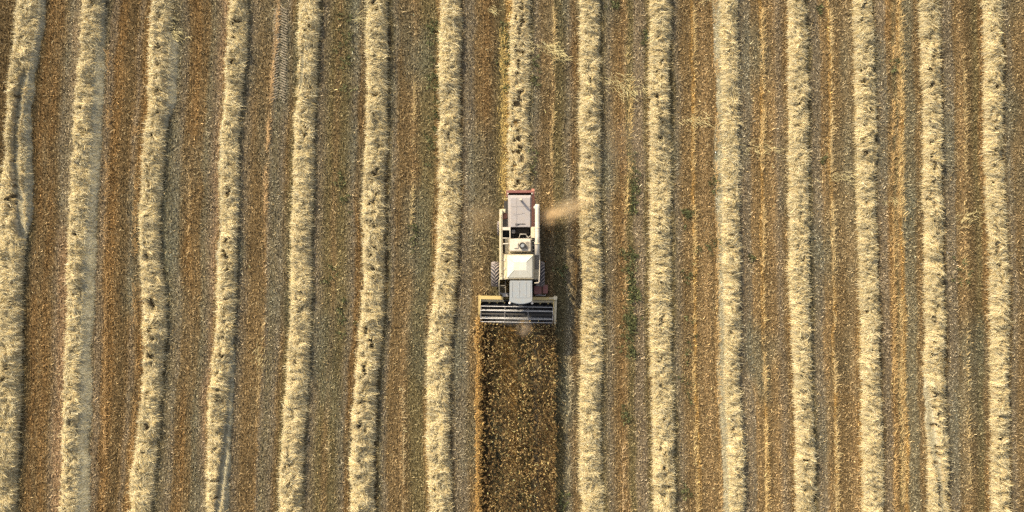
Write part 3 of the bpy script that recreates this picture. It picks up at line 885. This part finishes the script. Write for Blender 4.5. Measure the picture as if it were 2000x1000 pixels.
# engine cover with round air intake
b = nb()
b.frustum((994.5, 1038, 465.5, 493.5), (996, 1036.5, 467.5, 490.5), 2.2, 2.78)
cover = b.build("engine_cover", 'white', combine, 0.03)
b = nb()
b.pbox(1004, 1012.5, 474, 485.5, 2.782, 2.84, 0.02)
sub("access_lid", 'white', cover, b, 0.01)
b = nb()
c0 = Vector(at(1020.3, 479.7, 2.784))
for (r0, r1, z0, z1) in [(0.205, 0.205, 0.0, 0.17)]:
    ring = []
    seg = 28
    for (rr, zz) in [(0.205, 0.0), (0.205, 0.17), (0.155, 0.19), (0.15, 0.12)]:
        ring.append([tuple(c0 + Vector((math.cos(2 * math.pi * j / seg) * rr, math.sin(2 * math.pi * j / seg) * rr, zz))) for j in range(seg)])
    vs = [v for rg in ring for v in rg]
    fs = []
    for i in range(len(ring) - 1):
        for j in range(seg):
            fs.append((i * seg + j, i * seg + (j + 1) % seg, (i + 1) * seg + (j + 1) % seg, (i + 1) * seg + j))
    b.poly(vs, fs, True)
sub("intake_ring", 'dark', cover, b)
b = nb()
b.tube([c0 + Vector((0, 0, 0.002)), c0 + Vector((0, 0, 0.13)), c0 + Vector((0, 0, 0.16))], [0.15, 0.145, 0.10], 24)
sub("intake_cap", 'cabroof', cover, b)
# ladder on the right of the engine cover
b = nb()
b.tube([at(1038.6, 464, 2.3), at(1038.6, 496, 2.3)], 0.022, 8)
b.tube([at(1044.3, 464, 2.3), at(1044.3, 496, 2.3)], 0.022, 8)
for py in (468, 472, 479, 488, 494):
    b.tube([at(1038.6, py, 2.3), at(1044.3, py, 2.3)], 0.018, 6)
b.build("deck_ladder", 'white', combine)

# straw hood at the rear
b = nb()
b.frustum((992, 1037.5, 381, 444), (997.8, 1035.6, 386.5, 443.4), 2.28, 2.55)
b.pbox(993, 1038, 383, 443.4, 1.2, 2.28)
hood = b.build("straw_hood", 'hood', combine, 0.012)
b = nb()
a0 = at(1037.7, 443, 2.2); a1 = at(1043, 382, 1.6)
b.poly([(a0[0], a0[1], 2.26), (a0[0], at(0, 382, 2.26)[1], 2.26), (a1[0] + 0.02, a1[1], 1.55), (a1[0] + 0.02, a0[1], 1.55),
        (a0[0] + 0.03, a0[1], 2.24), (a0[0] + 0.03, at(0, 382, 2.24)[1], 2.24), (a1[0] + 0.05, a1[1], 1.53), (a1[0] + 0.05, a0[1], 1.53)],
       [(0, 1, 2, 3), (4, 5, 6, 7), (0, 1, 5, 4), (2, 3, 7, 6), (0, 3, 7, 4), (1, 2, 6, 5)])
b.pbox(1038, 1043.5, 384, 443, 0.95, 1.5)
sub("hood_side", 'red', hood, b)
b = nb()
b.tube([at(1006, 437.3, 2.57), at(1026, 437.3, 2.57)], 0.018, 6)
b.tube([at(1006, 441, 2.57), at(1014, 438.6, 2.57)], 0.012, 6)
sub("hood_latch", 'dark', hood, b)
b = nb()
b.tube([at(1002, 417, 2.555), at(1012, 418.5, 2.558), at(1025, 416, 2.555)], 0.012, 6)
b.tube([at(1004, 420, 2.555), at(1011, 422.5, 2.555)], 0.012, 6)
sub("hood_seam", 'hood', hood, b)
b = nb()
e0 = Vector(at(1017.8, 391.5, 2.5))
b.tube([e0, e0 + Vector((-0.02, 0.02, 0.50))], 0.07, 14)
b.tube([e0 + Vector((-0.02, 0.02, 0.50)), e0 + Vector((-0.02, 0.03, 0.62))], [0.085, 0.06], 14)
b.build("vent_stack", 'white', combine)

b = nb()
b.pbox(1008, 1009, 387.5, 442.5, 2.552, 2.566)
sub("hood_seam", 'hood', hood, b)
b = nb()
b.pbox(998.5, 1035, 402.5, 403.4, 2.552, 2.564)
sub("hood_seam", 'hood', hood, b)
for i in range(6):                       # cooling louvres on the engine cover
    b = nb()
    b.pbox(1026.5, 1034, 472 + i * 2.6, 473.2 + i * 2.6, 2.782, 2.80)
    sub("louvre", 'grid', cover, b)
for py in (425, 452, 480, 508, 534):     # panel joints along the left side
    b = nb()
    b.pbox(975.6, 981.2, py, py + 0.7, 2.622, 2.632)
    b.build("panel_joint", 'dark', combine)
b = nb()
b.tube([at(991, 470, 2.0), at(988, 480, 2.1), at(992, 490, 2.0), at(986, 495, 2.1)], 0.035, 8)
b.build("hose", 'dark', combine)
for (px, py) in ((983.5, 505), (983.5, 522), (983.5, 538)):
    b = nb()
    b.pbox(px, px + 3.2, py, py + 5, 2.502, 2.53)
    sub_parent = combine
    b.build("deck_hatch", 'white', combine, 0.006)

# rear deflector, open and rusty red
b = nb()
z1 = 1.95
P = lambda px, py, z: at(px, py, z)
# back plate flared outward
b.poly([P(988.5, 374.5, z1), P(1043.5, 374.0, z1), P(1043.5, 376, z1), P(988.5, 376.5, z1), (P(992, 374, 1.2)[0], P(992, 377, 1.2)[1], 1.0), (P(1040, 374, 1.2)[0], P(992, 377, 1.2)[1], 1.0), (P(1040, 374, 1.2)[0], P(992, 379, 1.2)[1], 1.0), (P(992, 374, 1.2)[0], P(992, 379, 1.2)[1], 1.0)],
       [(0, 1, 2, 3), (4, 5, 6, 7), (0, 1, 5, 4), (2, 3, 7, 6), (0, 3, 7, 4), (1, 2, 6, 5)])
b.pbox(988.5, 1043.5, 371.5, 374.2, 1.80, 1.90)
for px in (989, 1041):
    b.pbox(px, px + 2.4, 376, 384, 1.1, 1.95)
flap = b.build("straw_deflector", 'maroon', combine)
b = nb()
b.pbox(992, 1040, 376.5, 384, 1.05, 1.2)
sub("deflector_floor", 'dark', flap, b)
for px in (992, 1039):
    b = nb()
    b.pbox(px - 1, px + 1.4, 376.5, 379.5, 1.9, 2.05)
    sub("hinge", 'white', flap, b, 0.01)
b = nb()
b.pbox(1038, 1044, 368.5, 374, 1.85, 1.97)
sub("deflector_tab", 'red', flap, b, 0.01)

# left rear service boxes
b = nb(); b.pbox(976.5, 987.5, 408, 416, 1.9, 2.28); b.build("service_box", 'cream', combine, 0.03)
b = nb(); b.pbox(981.7, 991, 416.5, 428, 1.5, 2.05); b.build("service_box", 'red', combine, 0.04)
b = nb(); b.pbox(981.7, 993, 428.5, 443, 1.85, 2.0); b.build("walkway", 'grid', combine)

# unloading auger along the right side
b = nb()
b.tube([at(1049.6, 399, 3.05), at(1049.6, 405, 3.05), at(1049.6, 460, 2.98), at(1049.2, 498, 2.92)], 0.142, 20)
aug = b.build("unloading_auger", 'white', combine)
b = nb()
b.tube([at(1048.5, 404.5, 3.0), at(1046.5, 405, 2.85), at(1045.8, 405.5, 2.55)], [0.15, 0.13, 0.13], 16)
sub("spout", 'white', aug, b)
for py in (445, 476):
    b = nb()
    c = Vector(at(1049.55, py, 2.99))
    b.tube([c + Vector((0, 0.03, 0)), c + Vector((0, -0.03, 0))], 0.158, 20)
    sub("tube_flange", 'cream', aug, b)
for pa in (466, 489):
    b = nb()
    b.pbox(1044.8, 1048, pa, pa + 4, 2.35, 2.75)
    sub("tube_bracket", 'dark', aug, b)

# grain tank with pyramid cover
b = nb()
b.pbox(981.7, 989.2, 496.5, 546, 2.2, 2.5)
b.pbox(989, 1041.5, 496.8, 545.4, 2.2, 2.92)
tank = b.build("grain_tank", 'cream', combine, 0.02)
b = nb()
b.frustum((990.6, 1040, 499.0, 543.2), (991.4, 1039.4, 500.0, 542.2), 2.922, 2.98)
b.frustum((991.6, 1039.2, 500.4, 541.8), (1003.5, 1028, 512, 528), 2.981, 3.115)
sub("tank_cover", 'tank', tank, b, 0.008)
for (p0, p1) in [((991.6, 500.4), (1003.5, 512)), ((1039.2, 500.4), (1028, 512)), ((991.6, 541.8), (1003.5, 528)), ((1039.2, 541.8), (1028, 528))]:
    b = nb()
    b.tube([at(*p0, 2.985), at(*p1, 3.115)], 0.014, 6)
    sub("cover_seam", 'tank', tank, b)

# right walkway
b = nb(); b.pbox(1043.3, 1053, 495, 526, 2.05, 2.12); b.build("walkway", 'grid', combine)
b = nb()
b.pbox(1043.3, 1053, 526.3, 545.5, 1.7, 2.2)
for px in (1045.0, 1047.6, 1050.2):
    b.pbox(px, px + 1.1, 526.8, 545, 2.2, 2.24)
b.build("tool_box", 'cream', combine, 0.008)
b = nb()
b.tube([at(1044, 552.6, 2.75), at(1051.5, 552.6, 2.75), at(1053.0, 550, 2.75), at(1054.0, 530, 2.75), at(1054.0, 495.5, 2.75), at(1047, 494.6, 2.75)], 0.026, 8)
for py in (497, 515, 534, 550):
    b.tube([at(1053.9, py, 2.75), (at(1053.9, py, 2.75)[0], at(0, py, 2.75)[1], 2.1)], 0.02, 6)
b.build("handrail", 'white', combine)

# cab
b = nb()
yb, yf = at(0, 549, 3.05)[1], at(0, 584, 3.05)[1]
xl_, xr_ = at(997.5, 0, 3.0)[0], at(1037.5, 0, 3.0)[0]
b.poly([(xl_, yb, 1.5), (xr_, yb, 1.5), (xr_, yf, 1.5), (xl_, yf, 1.5), (xl_, yb, 3.02), (xr_, yb, 3.02), (xr_, yf - 0.10, 3.02), (xl_, yf - 0.10, 3.02)],
       [(0, 1, 2, 3), (4, 5, 6, 7), (0, 1, 5, 4), (1, 2, 6, 5), (2, 3, 7, 6), (3, 0, 4, 7)])
cab = b.build("cab", 'cream', combine, 0.02)
b = nb()
b.box(xl_ + 0.08, xr_ - 0.08, yf - 0.13, yf - 0.06, 1.85, 2.9)
sub("windscreen", 'glass', cab, b)
for xx in (xl_ - 0.012, xr_ - 0.008):
    b = nb(); b.box(xx, xx + 0.02, yf + 0.06, yb - 0.12, 1.9, 2.85)
    sub("side_window", 'glass', cab, b)
# roof with rounded visor
b = nb()
outl = [(995.2, 547.6), (995.0, 588.6)]
arc = []
for i in range(1, 16):
    t = i / 16
    px = 995.0 + (1040.0 - 995.0) * t
    arc.append((px, 588.6 + 5.6 * math.sin(math.pi * t) ** 0.8))
outl = [(995.4, 547.8), (995.0, 588.4)] + arc + [(1040.0, 588.4), (1039.6, 547.8)]
n = len(outl)
vs = [at(px, py, 3.05) for px, py in outl] + [at(px, py, 3.16) for px, py in outl]
b.poly(vs, [tuple(range(n))[::-1], tuple(range(n, 2 * n))] + [(i, (i + 1) % n, n + (i + 1) % n, n + i) for i in range(n)])
roof = sub("cab_roof", 'cabroof', cab, b, 0.03)
for px in (1000.2, 1014.0, 1027.0, 1035.6):
    b = nb()
    b.pbox(px - 0.8, px + 0.8, 550.5, 580, 3.162, 3.178, 0.012)
    sub("roof_rib", 'cabroof', cab, b)
b = nb()
b.pbox(998, 1037, 580.3, 581.6, 3.162, 3.172, 0.006)
sub("roof_rib", 'cabroof', cab, b)
for px in (995.6, 1039.2):
    b = nb()
    c = Vector(at(px, 592.0, 2.72))
    prof = [(0, -0.075), (0.05, -0.055), (0.075, 0), (0.055, 0.05), (0.0, 0.072)]
    b.tube([c + Vector((0, 0, z)) for r, z in prof], [max(r, 0.004) for r, z in prof], 16)
    b.tube([c, Vector((c.x, yf - 0.02, 2.75))], 0.014, 6)
    b.build("work_lamp", 'lamp', combine)

# feeder house, steps and front frame below the cab
b = nb()
f0, f1 = at(0, 552, 1.2)[1], at(0, 588, 0.9)[1]
xa, xb = at(1001, 0, 1)[0], at(1033, 0, 1)[0]
b.poly([(xa, f0, 0.8), (xb, f0, 0.8), (xb, f1, 0.28), (xa, f1, 0.28), (xa, f0, 1.48), (xb, f0, 1.48), (xb, f1, 0.85), (xa, f1, 0.85)],
       [(0, 1, 2, 3), (4, 5, 6, 7), (0, 1, 5, 4), (1, 2, 6, 5), (2, 3, 7, 6), (3, 0, 4, 7)])
b.build("feeder_house", 'dark', combine, 0.02)
b = nb()
for i, py in enumerate((557, 561, 565, 569)):
    b.pbox(975.5, 987, py, py + 1.6, 1.40 - 0.22 * i, 1.44 - 0.22 * i)
b.pbox(974.8, 976, 548, 576, 0.5, 1.5)
b.pbox(986.6, 987.8, 548, 572, 0.5, 1.5)
b.build("cab_step", 'grid', combine)
b = nb()
b.tube([at(975, 546, 2.6), at(974.8, 560, 2.1), at(974.8, 578, 1.2)], 0.025, 8)
b.build("handrail", 'cream', combine)
b = nb()
b.pbox(981, 993, 572, 579.5, 0.9, 1.1)
b.build("hydraulic_valve", 'steel', combine, 0.02)
b = nb()
b.pbox(976, 981, 571.5, 575, 0.95, 1.2)
b.build("hydraulic_valve", 'steel', combine, 0.02)
b = nb()
b.pbox(1043, 1058, 558, 575, 0.85, 0.98)
b.build("drive_guard", 'maroon', combine, 0.03)
b = nb()
b.pbox(1060, 1070, 556, 573.5, 0.85, 1.02)
b.build("drive_guard", 'maroon', combine, 0.03)
b = nb()
b.tube([at(1046, 577.5, 1.0), at(1053, 576, 1.0), at(1064, 577.5, 1.0), at(1066, 575.5, 1.0)], 0.03, 8)
b.build("hydraulic_hose", 'steel', combine)

# axles and wheels
FA = Vector((CX, at(0, 535.5, 0.8)[1], 0.80)); RA = Vector((CX, at(0, 446, 0.47)[1], 0.47))
b = nb()
b.tube([FA + Vector((-1.2, 0, 0)), FA + Vector((1.2, 0, 0))], 0.12, 12)
b.build("axle", 'dark', combine)
b = nb()
b.tube([RA + Vector((-1.0, 0, 0)), RA + Vector((1.0, 0, 0))], 0.08, 12)
b.build("axle", 'dark', combine)


def wheel(name, c, rad, wid, nl):
    """tyre, rim and chevron lugs; c is the wheel centre"""
    w = wid / 2
    rc = rad - 0.05
    b = nb()
    b.lathe_x(c, [(-w * 0.86, rc * 0.60), (-w, rc * 0.72), (-w, rc * 0.88), (-w * 0.86, rc * 0.975), (-w * 0.4, rc), (w * 0.4, rc), (w * 0.86, rc * 0.975), (w, rc * 0.88), (w, rc * 0.72), (w * 0.86, rc * 0.60)], 48)
    t = b.build("wheel", 'rubber', combine)
    b = nb()
    for i in range(nl):
        for sgn in (-1, 1):
            a0 = 2 * math.pi * (i + (0.5 if sgn > 0 else 0)) / nl
            sweep = 0.34 * (0.8 / rad) ** 0.5
            prev = None
            vs = []; fs = []
            steps = 5
            for s in range(steps + 1):
                u = s / steps
                dx = sgn * w * (0.02 + 0.98 * u)
                ang = a0 - sweep * u          # chevrons run backwards from the middle
                drop = 0.0 if u < 0.8 else 0.04
                da = 0.055 * 0.8 / rad
                for (aa, rr) in ((ang - da, rc - 0.02 - drop), (ang + da, rc - 0.02 - drop), (ang + da * 0.75, rad - drop), (ang - da * 0.75, rad - drop)):
                    vs.append((c[0] + dx, c[1] + math.cos(aa) * rr, c[2] + math.sin(aa) * rr))
                if s:
                    k = s * 4
                    for q_ in range(4):
                        fs.append((k - 4 + q_, k - 4 + (q_ + 1) % 4, k + (q_ + 1) % 4, k + q_))
            fs.append((0, 1, 2, 3)); fs.append((len(vs) - 4, len(vs) - 3, len(vs) - 2, len(vs) - 1))
            b.poly(vs, fs)
    sub("tread", 'lug', t, b)
    b = nb()
    b.lathe_x(c, [(-w * 0.7, rc * 0.58), (-w * 0.5, rc * 0.3), (w * 0.5, rc * 0.3), (w * 0.7, rc * 0.58)], 32)
    sub("rim", 'cream', t, b)
    return t


for s in (-1, 1):
    wheel("wheel", (FA.x + s * 1.42, FA.y, FA.z), 0.80, 0.52, 20)
    wheel("wheel", (RA.x + s * 1.16, RA.y, RA.z), 0.47, 0.30, 16)

# header: a part that carries its own pieces, set a degree askew as in the photo
hb = nb()
hb.pbox(936, 982.5, 579.5, 586.0, 0.55, 1.08)
hb.pbox(1038.5, 1085, 579.5, 585.5, 0.55, 1.08)
hb.pbox(983, 1038, 581.5, 585.0, 0.30, 0.60)
header = hb.build("header", 'yellow', combine, 0.02)
ya, yc = at(0, 586.2, 1.02)[1], at(0, 590, 0.75)[1]
for (pa, pb) in ((936, 984), (1037, 1085)):
    b = nb()
    x_a, x_b = at(pa, 0, 0.9)[0], at(pb, 0, 0.9)[0]
    b.poly([(x_a, ya, 1.04), (x_b, ya, 1.04), (x_b, yc, 0.75), (x_a, yc, 0.75), (x_a, ya - 0.02, 0.98), (x_b, ya - 0.02, 0.98), (x_b, yc - 0.02, 0.69), (x_a, yc - 0.02, 0.69)],
           [(0, 1, 2, 3), (4, 5, 6, 7), (0, 1, 5, 4), (1, 2, 6, 5), (2, 3, 7, 6), (3, 0, 4, 7)])
    sub("back_plate", 'cream', header, b)
b = nb()
b.pbox(936, 1085, 588, 634, 0.10, 0.16)
b.pbox(936, 1085, 586.5, 588.5, 0.16, 0.85)
sub("trough", 'auger', header, b)
for (xa_, xb_, y0_, y1_, mt) in ((933.3, 938.2, 579, 616, 'yellow'), (1082.2, 1087.6, 577.5, 632, 'cream')):
    b = nb()
    x_a, x_b = at(xa_, 0, 0.95)[0], at(xb_, 0, 0.95)[0]
    yt, ym, yn = at(0, y0_, 0.95)[1], at(0, y1_, 0.95)[1], at(0, 640, 0.2)[1]
    xm = (x_a + x_b) / 2
    b.poly([(x_a, yt, 0.1), (x_b, yt, 0.1), (x_b, ym, 0.1), (x_a, ym, 0.1), (x_a, yt, 0.98), (x_b, yt, 0.98), (x_b - 0.03, ym, 0.75), (x_a + 0.03, ym, 0.75), (xm, yn, 0.1), (xm, yn, 0.16)],
           [(0, 1, 5, 4), (1, 2, 6, 5), (3, 0, 4, 7), (4, 5, 6, 7), (2, 8, 9, 6), (8, 3, 7, 9), (7, 6, 9), (0, 3, 2, 1), (3, 8, 2)])
    sub("divider", mt, header, b, 0.01)
b = nb()
b.pbox(1080.5, 1088, 577.5, 584, 0.98, 1.16)
b.pbox(1072, 1081, 580, 582.5, 1.08, 1.14)
sub("drive_box", 'cream', header, b, 0.01)
# feed auger with flighting
b = nb()
ac = at(1010, 598, 0.50)
xA, xB = at(938, 0, 0.5)[0], at(1083, 0, 0.5)[0]
b.tube([(xA, ac[1], 0.5), (xB, ac[1], 0.5)], 0.15, 16)
sub("feed_auger", 'auger', header, b)
for (s0, s1, hand) in ((xA, CX - 0.35, 1), (CX + 0.35, xB, -1)):
    nst = 90
    b = nb()
    vs = []; fs = []
    for i in range(nst + 1):
        t = i / nst; x = s0 + (s1 - s0) * t; an = hand * t * 2 * math.pi * 4
        for rr in (0.15, 0.28):
            vs.append((x, ac[1] + math.cos(an) * rr, 0.5 + math.sin(an) * rr))
        if i: fs.append((2 * i - 2, 2 * i - 1, 2 * i + 1, 2 * i))
    b.poly(vs, fs, True)
    sub("auger_flight", 'auger', header, b)
# reel
rcx0, rcx1 = at(939.5, 0, 1.1)[0], at(1079.5, 0, 1.1)[0]
rcy, rcz, RR = at(0, 614.2, 1.1)[1], 1.12, 0.49
b = nb()
b.tube([(rcx0, rcy, rcz), (rcx1, rcy, rcz)], 0.06, 14)
sub("reel_shaft", 'dark', header, b)
for i in range(6):
    an = math.radians(60 * i)
    y_, z_ = rcy + math.cos(an) * RR, rcz + math.sin(an) * RR
    b = nb()
    b.tube([(rcx0 - 0.02, y_, z_), (rcx1 + 0.02, y_, z_)], 0.018, 8)
    nt_ = 30
    for j in range(nt_):
        x = rcx0 + (rcx1 - rcx0) * (j + 0.5) / nt_
        b.tube([(x, y_, z_), (x, y_ + 0.02, z_ - 0.2)], 0.005, 4)      # spring tines
    sub("reel_bat", 'bar', header, b)
for px in (939.5, 986.2, 1031.5, 1079.5):
    b = nb()
    x = at(px, 0, 1.1)[0]
    for i in range(6):
        an = math.radians(60 * i); an2 = math.radians(60 * (i + 1))
        p0 = (x, rcy + math.cos(an) * RR, rcz + math.sin(an) * RR); p1 = (x, rcy + math.cos(an2) * RR, rcz + math.sin(an2) * RR)
        b.tube([(x, rcy, rcz), p0], 0.016, 6)
        b.tube([p0, p1], 0.014, 6)
    sub("reel_spider", 'steel', header, b)
for px in (937.9, 1081.3):
    b = nb()
    x = at(px, 0, 1.1)[0]
    b.tube([(x, at(0, 584, 1.1)[1], 1.05), (x, rcy, rcz)], 0.03, 8)
    sub("reel_arm", 'yellow', header, b)
b = nb()
yk = at(0, 634.5, 0.15)[1]
b.box(at(937, 0, 0.15)[0], at(1083, 0, 0.15)[0], yk - 0.05, yk + 0.03, 0.08, 0.13)
nk = 64
for j in range(nk):
    x = at(938, 0, 0.15)[0] + (at(1082, 0, 0.15)[0] - at(938, 0, 0.15)[0]) * (j + 0.5) / nk
    b.poly([(x - 0.018, yk - 0.05, 0.085), (x + 0.018, yk - 0.05, 0.085), (x, yk - 0.16, 0.10), (x - 0.018, yk - 0.05, 0.12), (x + 0.018, yk - 0.05, 0.12)],
           [(0, 1, 2), (3, 2, 4), (0, 2, 3), (1, 4, 2)])
sub("cutter_bar", 'dark', header, b)
for px in (940, 955.5, 971, 985, 1055, 1070.5, 1079):
    b = nb()
    a = at(px, 590.5, 0.78)
    b.poly([(a[0] - 0.07, a[1], 0.76), (a[0] + 0.07, a[1], 0.76), (a[0], a[1] - 0.13, 0.62), (a[0] - 0.07, a[1], 0.70), (a[0] + 0.07, a[1], 0.70)],
           [(0, 1, 2), (3, 2, 4), (0, 2, 3), (1, 4, 2), (0, 3, 4, 1)])
    sub("bracket", 'yellow', header, b)
# turn the whole header by about a degree round its middle
piv = Vector((0, at(0, 605, 1)[1], 0))
header.matrix_local = Matrix.Translation(piv) @ Matrix.Rotation(R(-1.0), 4, 'Z') @ Matrix.Translation(-piv)


# ---------------------------------------------------------------- dust
def dust(name, loc, scale, rotz, dens, col, label, seed):
    bm = bmesh.new()
    bmesh.ops.create_icosphere(bm, subdivisions=3, radius=1.0)
    me = bpy.data.meshes.new(name); bm.to_mesh(me); bm.free()
    m = bpy.data.materials.new("dust_" + str(seed)); m.use_nodes = True
    nt = m.node_tree; nt.nodes.clear()
    out = nt.nodes.new("ShaderNodeOutputMaterial")
    pv = nt.nodes.new("ShaderNodeVolumePrincipled")
    pv.inputs["Color"].default_value = (*col, 1)
    pv.inputs["Anisotropy"].default_value = 0.2
    tc = nt.nodes.new("ShaderNodeTexCoord")
    ln = nt.nodes.new("ShaderNodeVectorMath"); ln.operation = 'LENGTH'
    nt.links.new(tc.outputs["Object"], ln.inputs[0])
    fr = nt.nodes.new("ShaderNodeMapRange"); fr.interpolation_type = 'SMOOTHSTEP'
    fr.inputs[1].default_value = 1.0; fr.inputs[2].default_value = 0.1; fr.inputs[3].default_value = 0; fr.inputs[4].default_value = 1
    nt.links.new(ln.outputs["Value"], fr.inputs[0])
    ns = nt.nodes.new("ShaderNodeTexNoise"); ns.noise_dimensions = '4D'; ns.inputs["W"].default_value = seed * 1.7
    ns.inputs["Scale"].default_value = 1.5; ns.inputs["Detail"].default_value = 4
    nt.links.new(tc.outputs["Object"], ns.inputs["Vector"])
    nr = nt.nodes.new("ShaderNodeMapRange")
    nr.inputs[1].default_value = 0.38; nr.inputs[2].default_value = 0.68; nr.inputs[3].default_value = 0; nr.inputs[4].default_value = 1.4
    nt.links.new(ns.outputs["Fac"], nr.inputs[0])
    mu = nt.nodes.new("ShaderNodeMath"); mu.operation = 'MULTIPLY'
    nt.links.new(fr.outputs[0], mu.inputs[0]); nt.links.new(nr.outputs[0], mu.inputs[1])
    mv = nt.nodes.new("ShaderNodeMath"); mv.operation = 'MULTIPLY'; mv.inputs[1].default_value = dens
    nt.links.new(mu.outputs[0], mv.inputs[0]); nt.links.new(mv.outputs[0], pv.inputs["Density"])
    nt.links.new(pv.outputs[0], out.inputs["Volume"])
    me.materials.append(m)
    o = link(name, me)
    o.location = loc; o.scale = scale; o.rotation_euler = (0, 0, rotz)
    tag(o, label, "dust cloud", kind="stuff")
    return o


p = at(1074, 424, 1.0)
dust("dust_cloud", (p[0], p[1], 1.0), (1.05, 0.72, 0.9), 0.2, 2.6, (0.86, 0.68, 0.44), "tan dust puff just right of the harvester's rear, under the unloading tube", 1)
p = at(1104, 412, 0.95)
dust("dust_cloud", (p[0], p[1], 0.95), (2.5, 0.95, 0.85), 0.32, 1.6, (0.86, 0.70, 0.48), "thin tan dust plume streaming right from the harvester towards the next windrow", 2)
p = at(945, 425, 0.8)
dust("dust_cloud", (p[0], p[1], 0.8), (1.7, 1.5, 0.7), 0.0, 0.42, (0.86, 0.66, 0.42), "faint golden dust hanging left of the harvester's rear", 4)
p = at(1225, 285, 0.8)
dust("dust_cloud", (p[0], p[1], 0.8), (2.4, 2.6, 0.75), 0.3, 0.26, (0.82, 0.70, 0.55), "faint dust veil over the weedy lane up and right of the harvester", 6)
p = at(1024, 640, 1.1)
dust("dust_cloud", (p[0], p[1], 1.2), (0.75, 0.75, 0.55), 0.0, 1.5, (0.70, 0.58, 0.46), "small dust puff rising over the crop in front of the reel", 7)
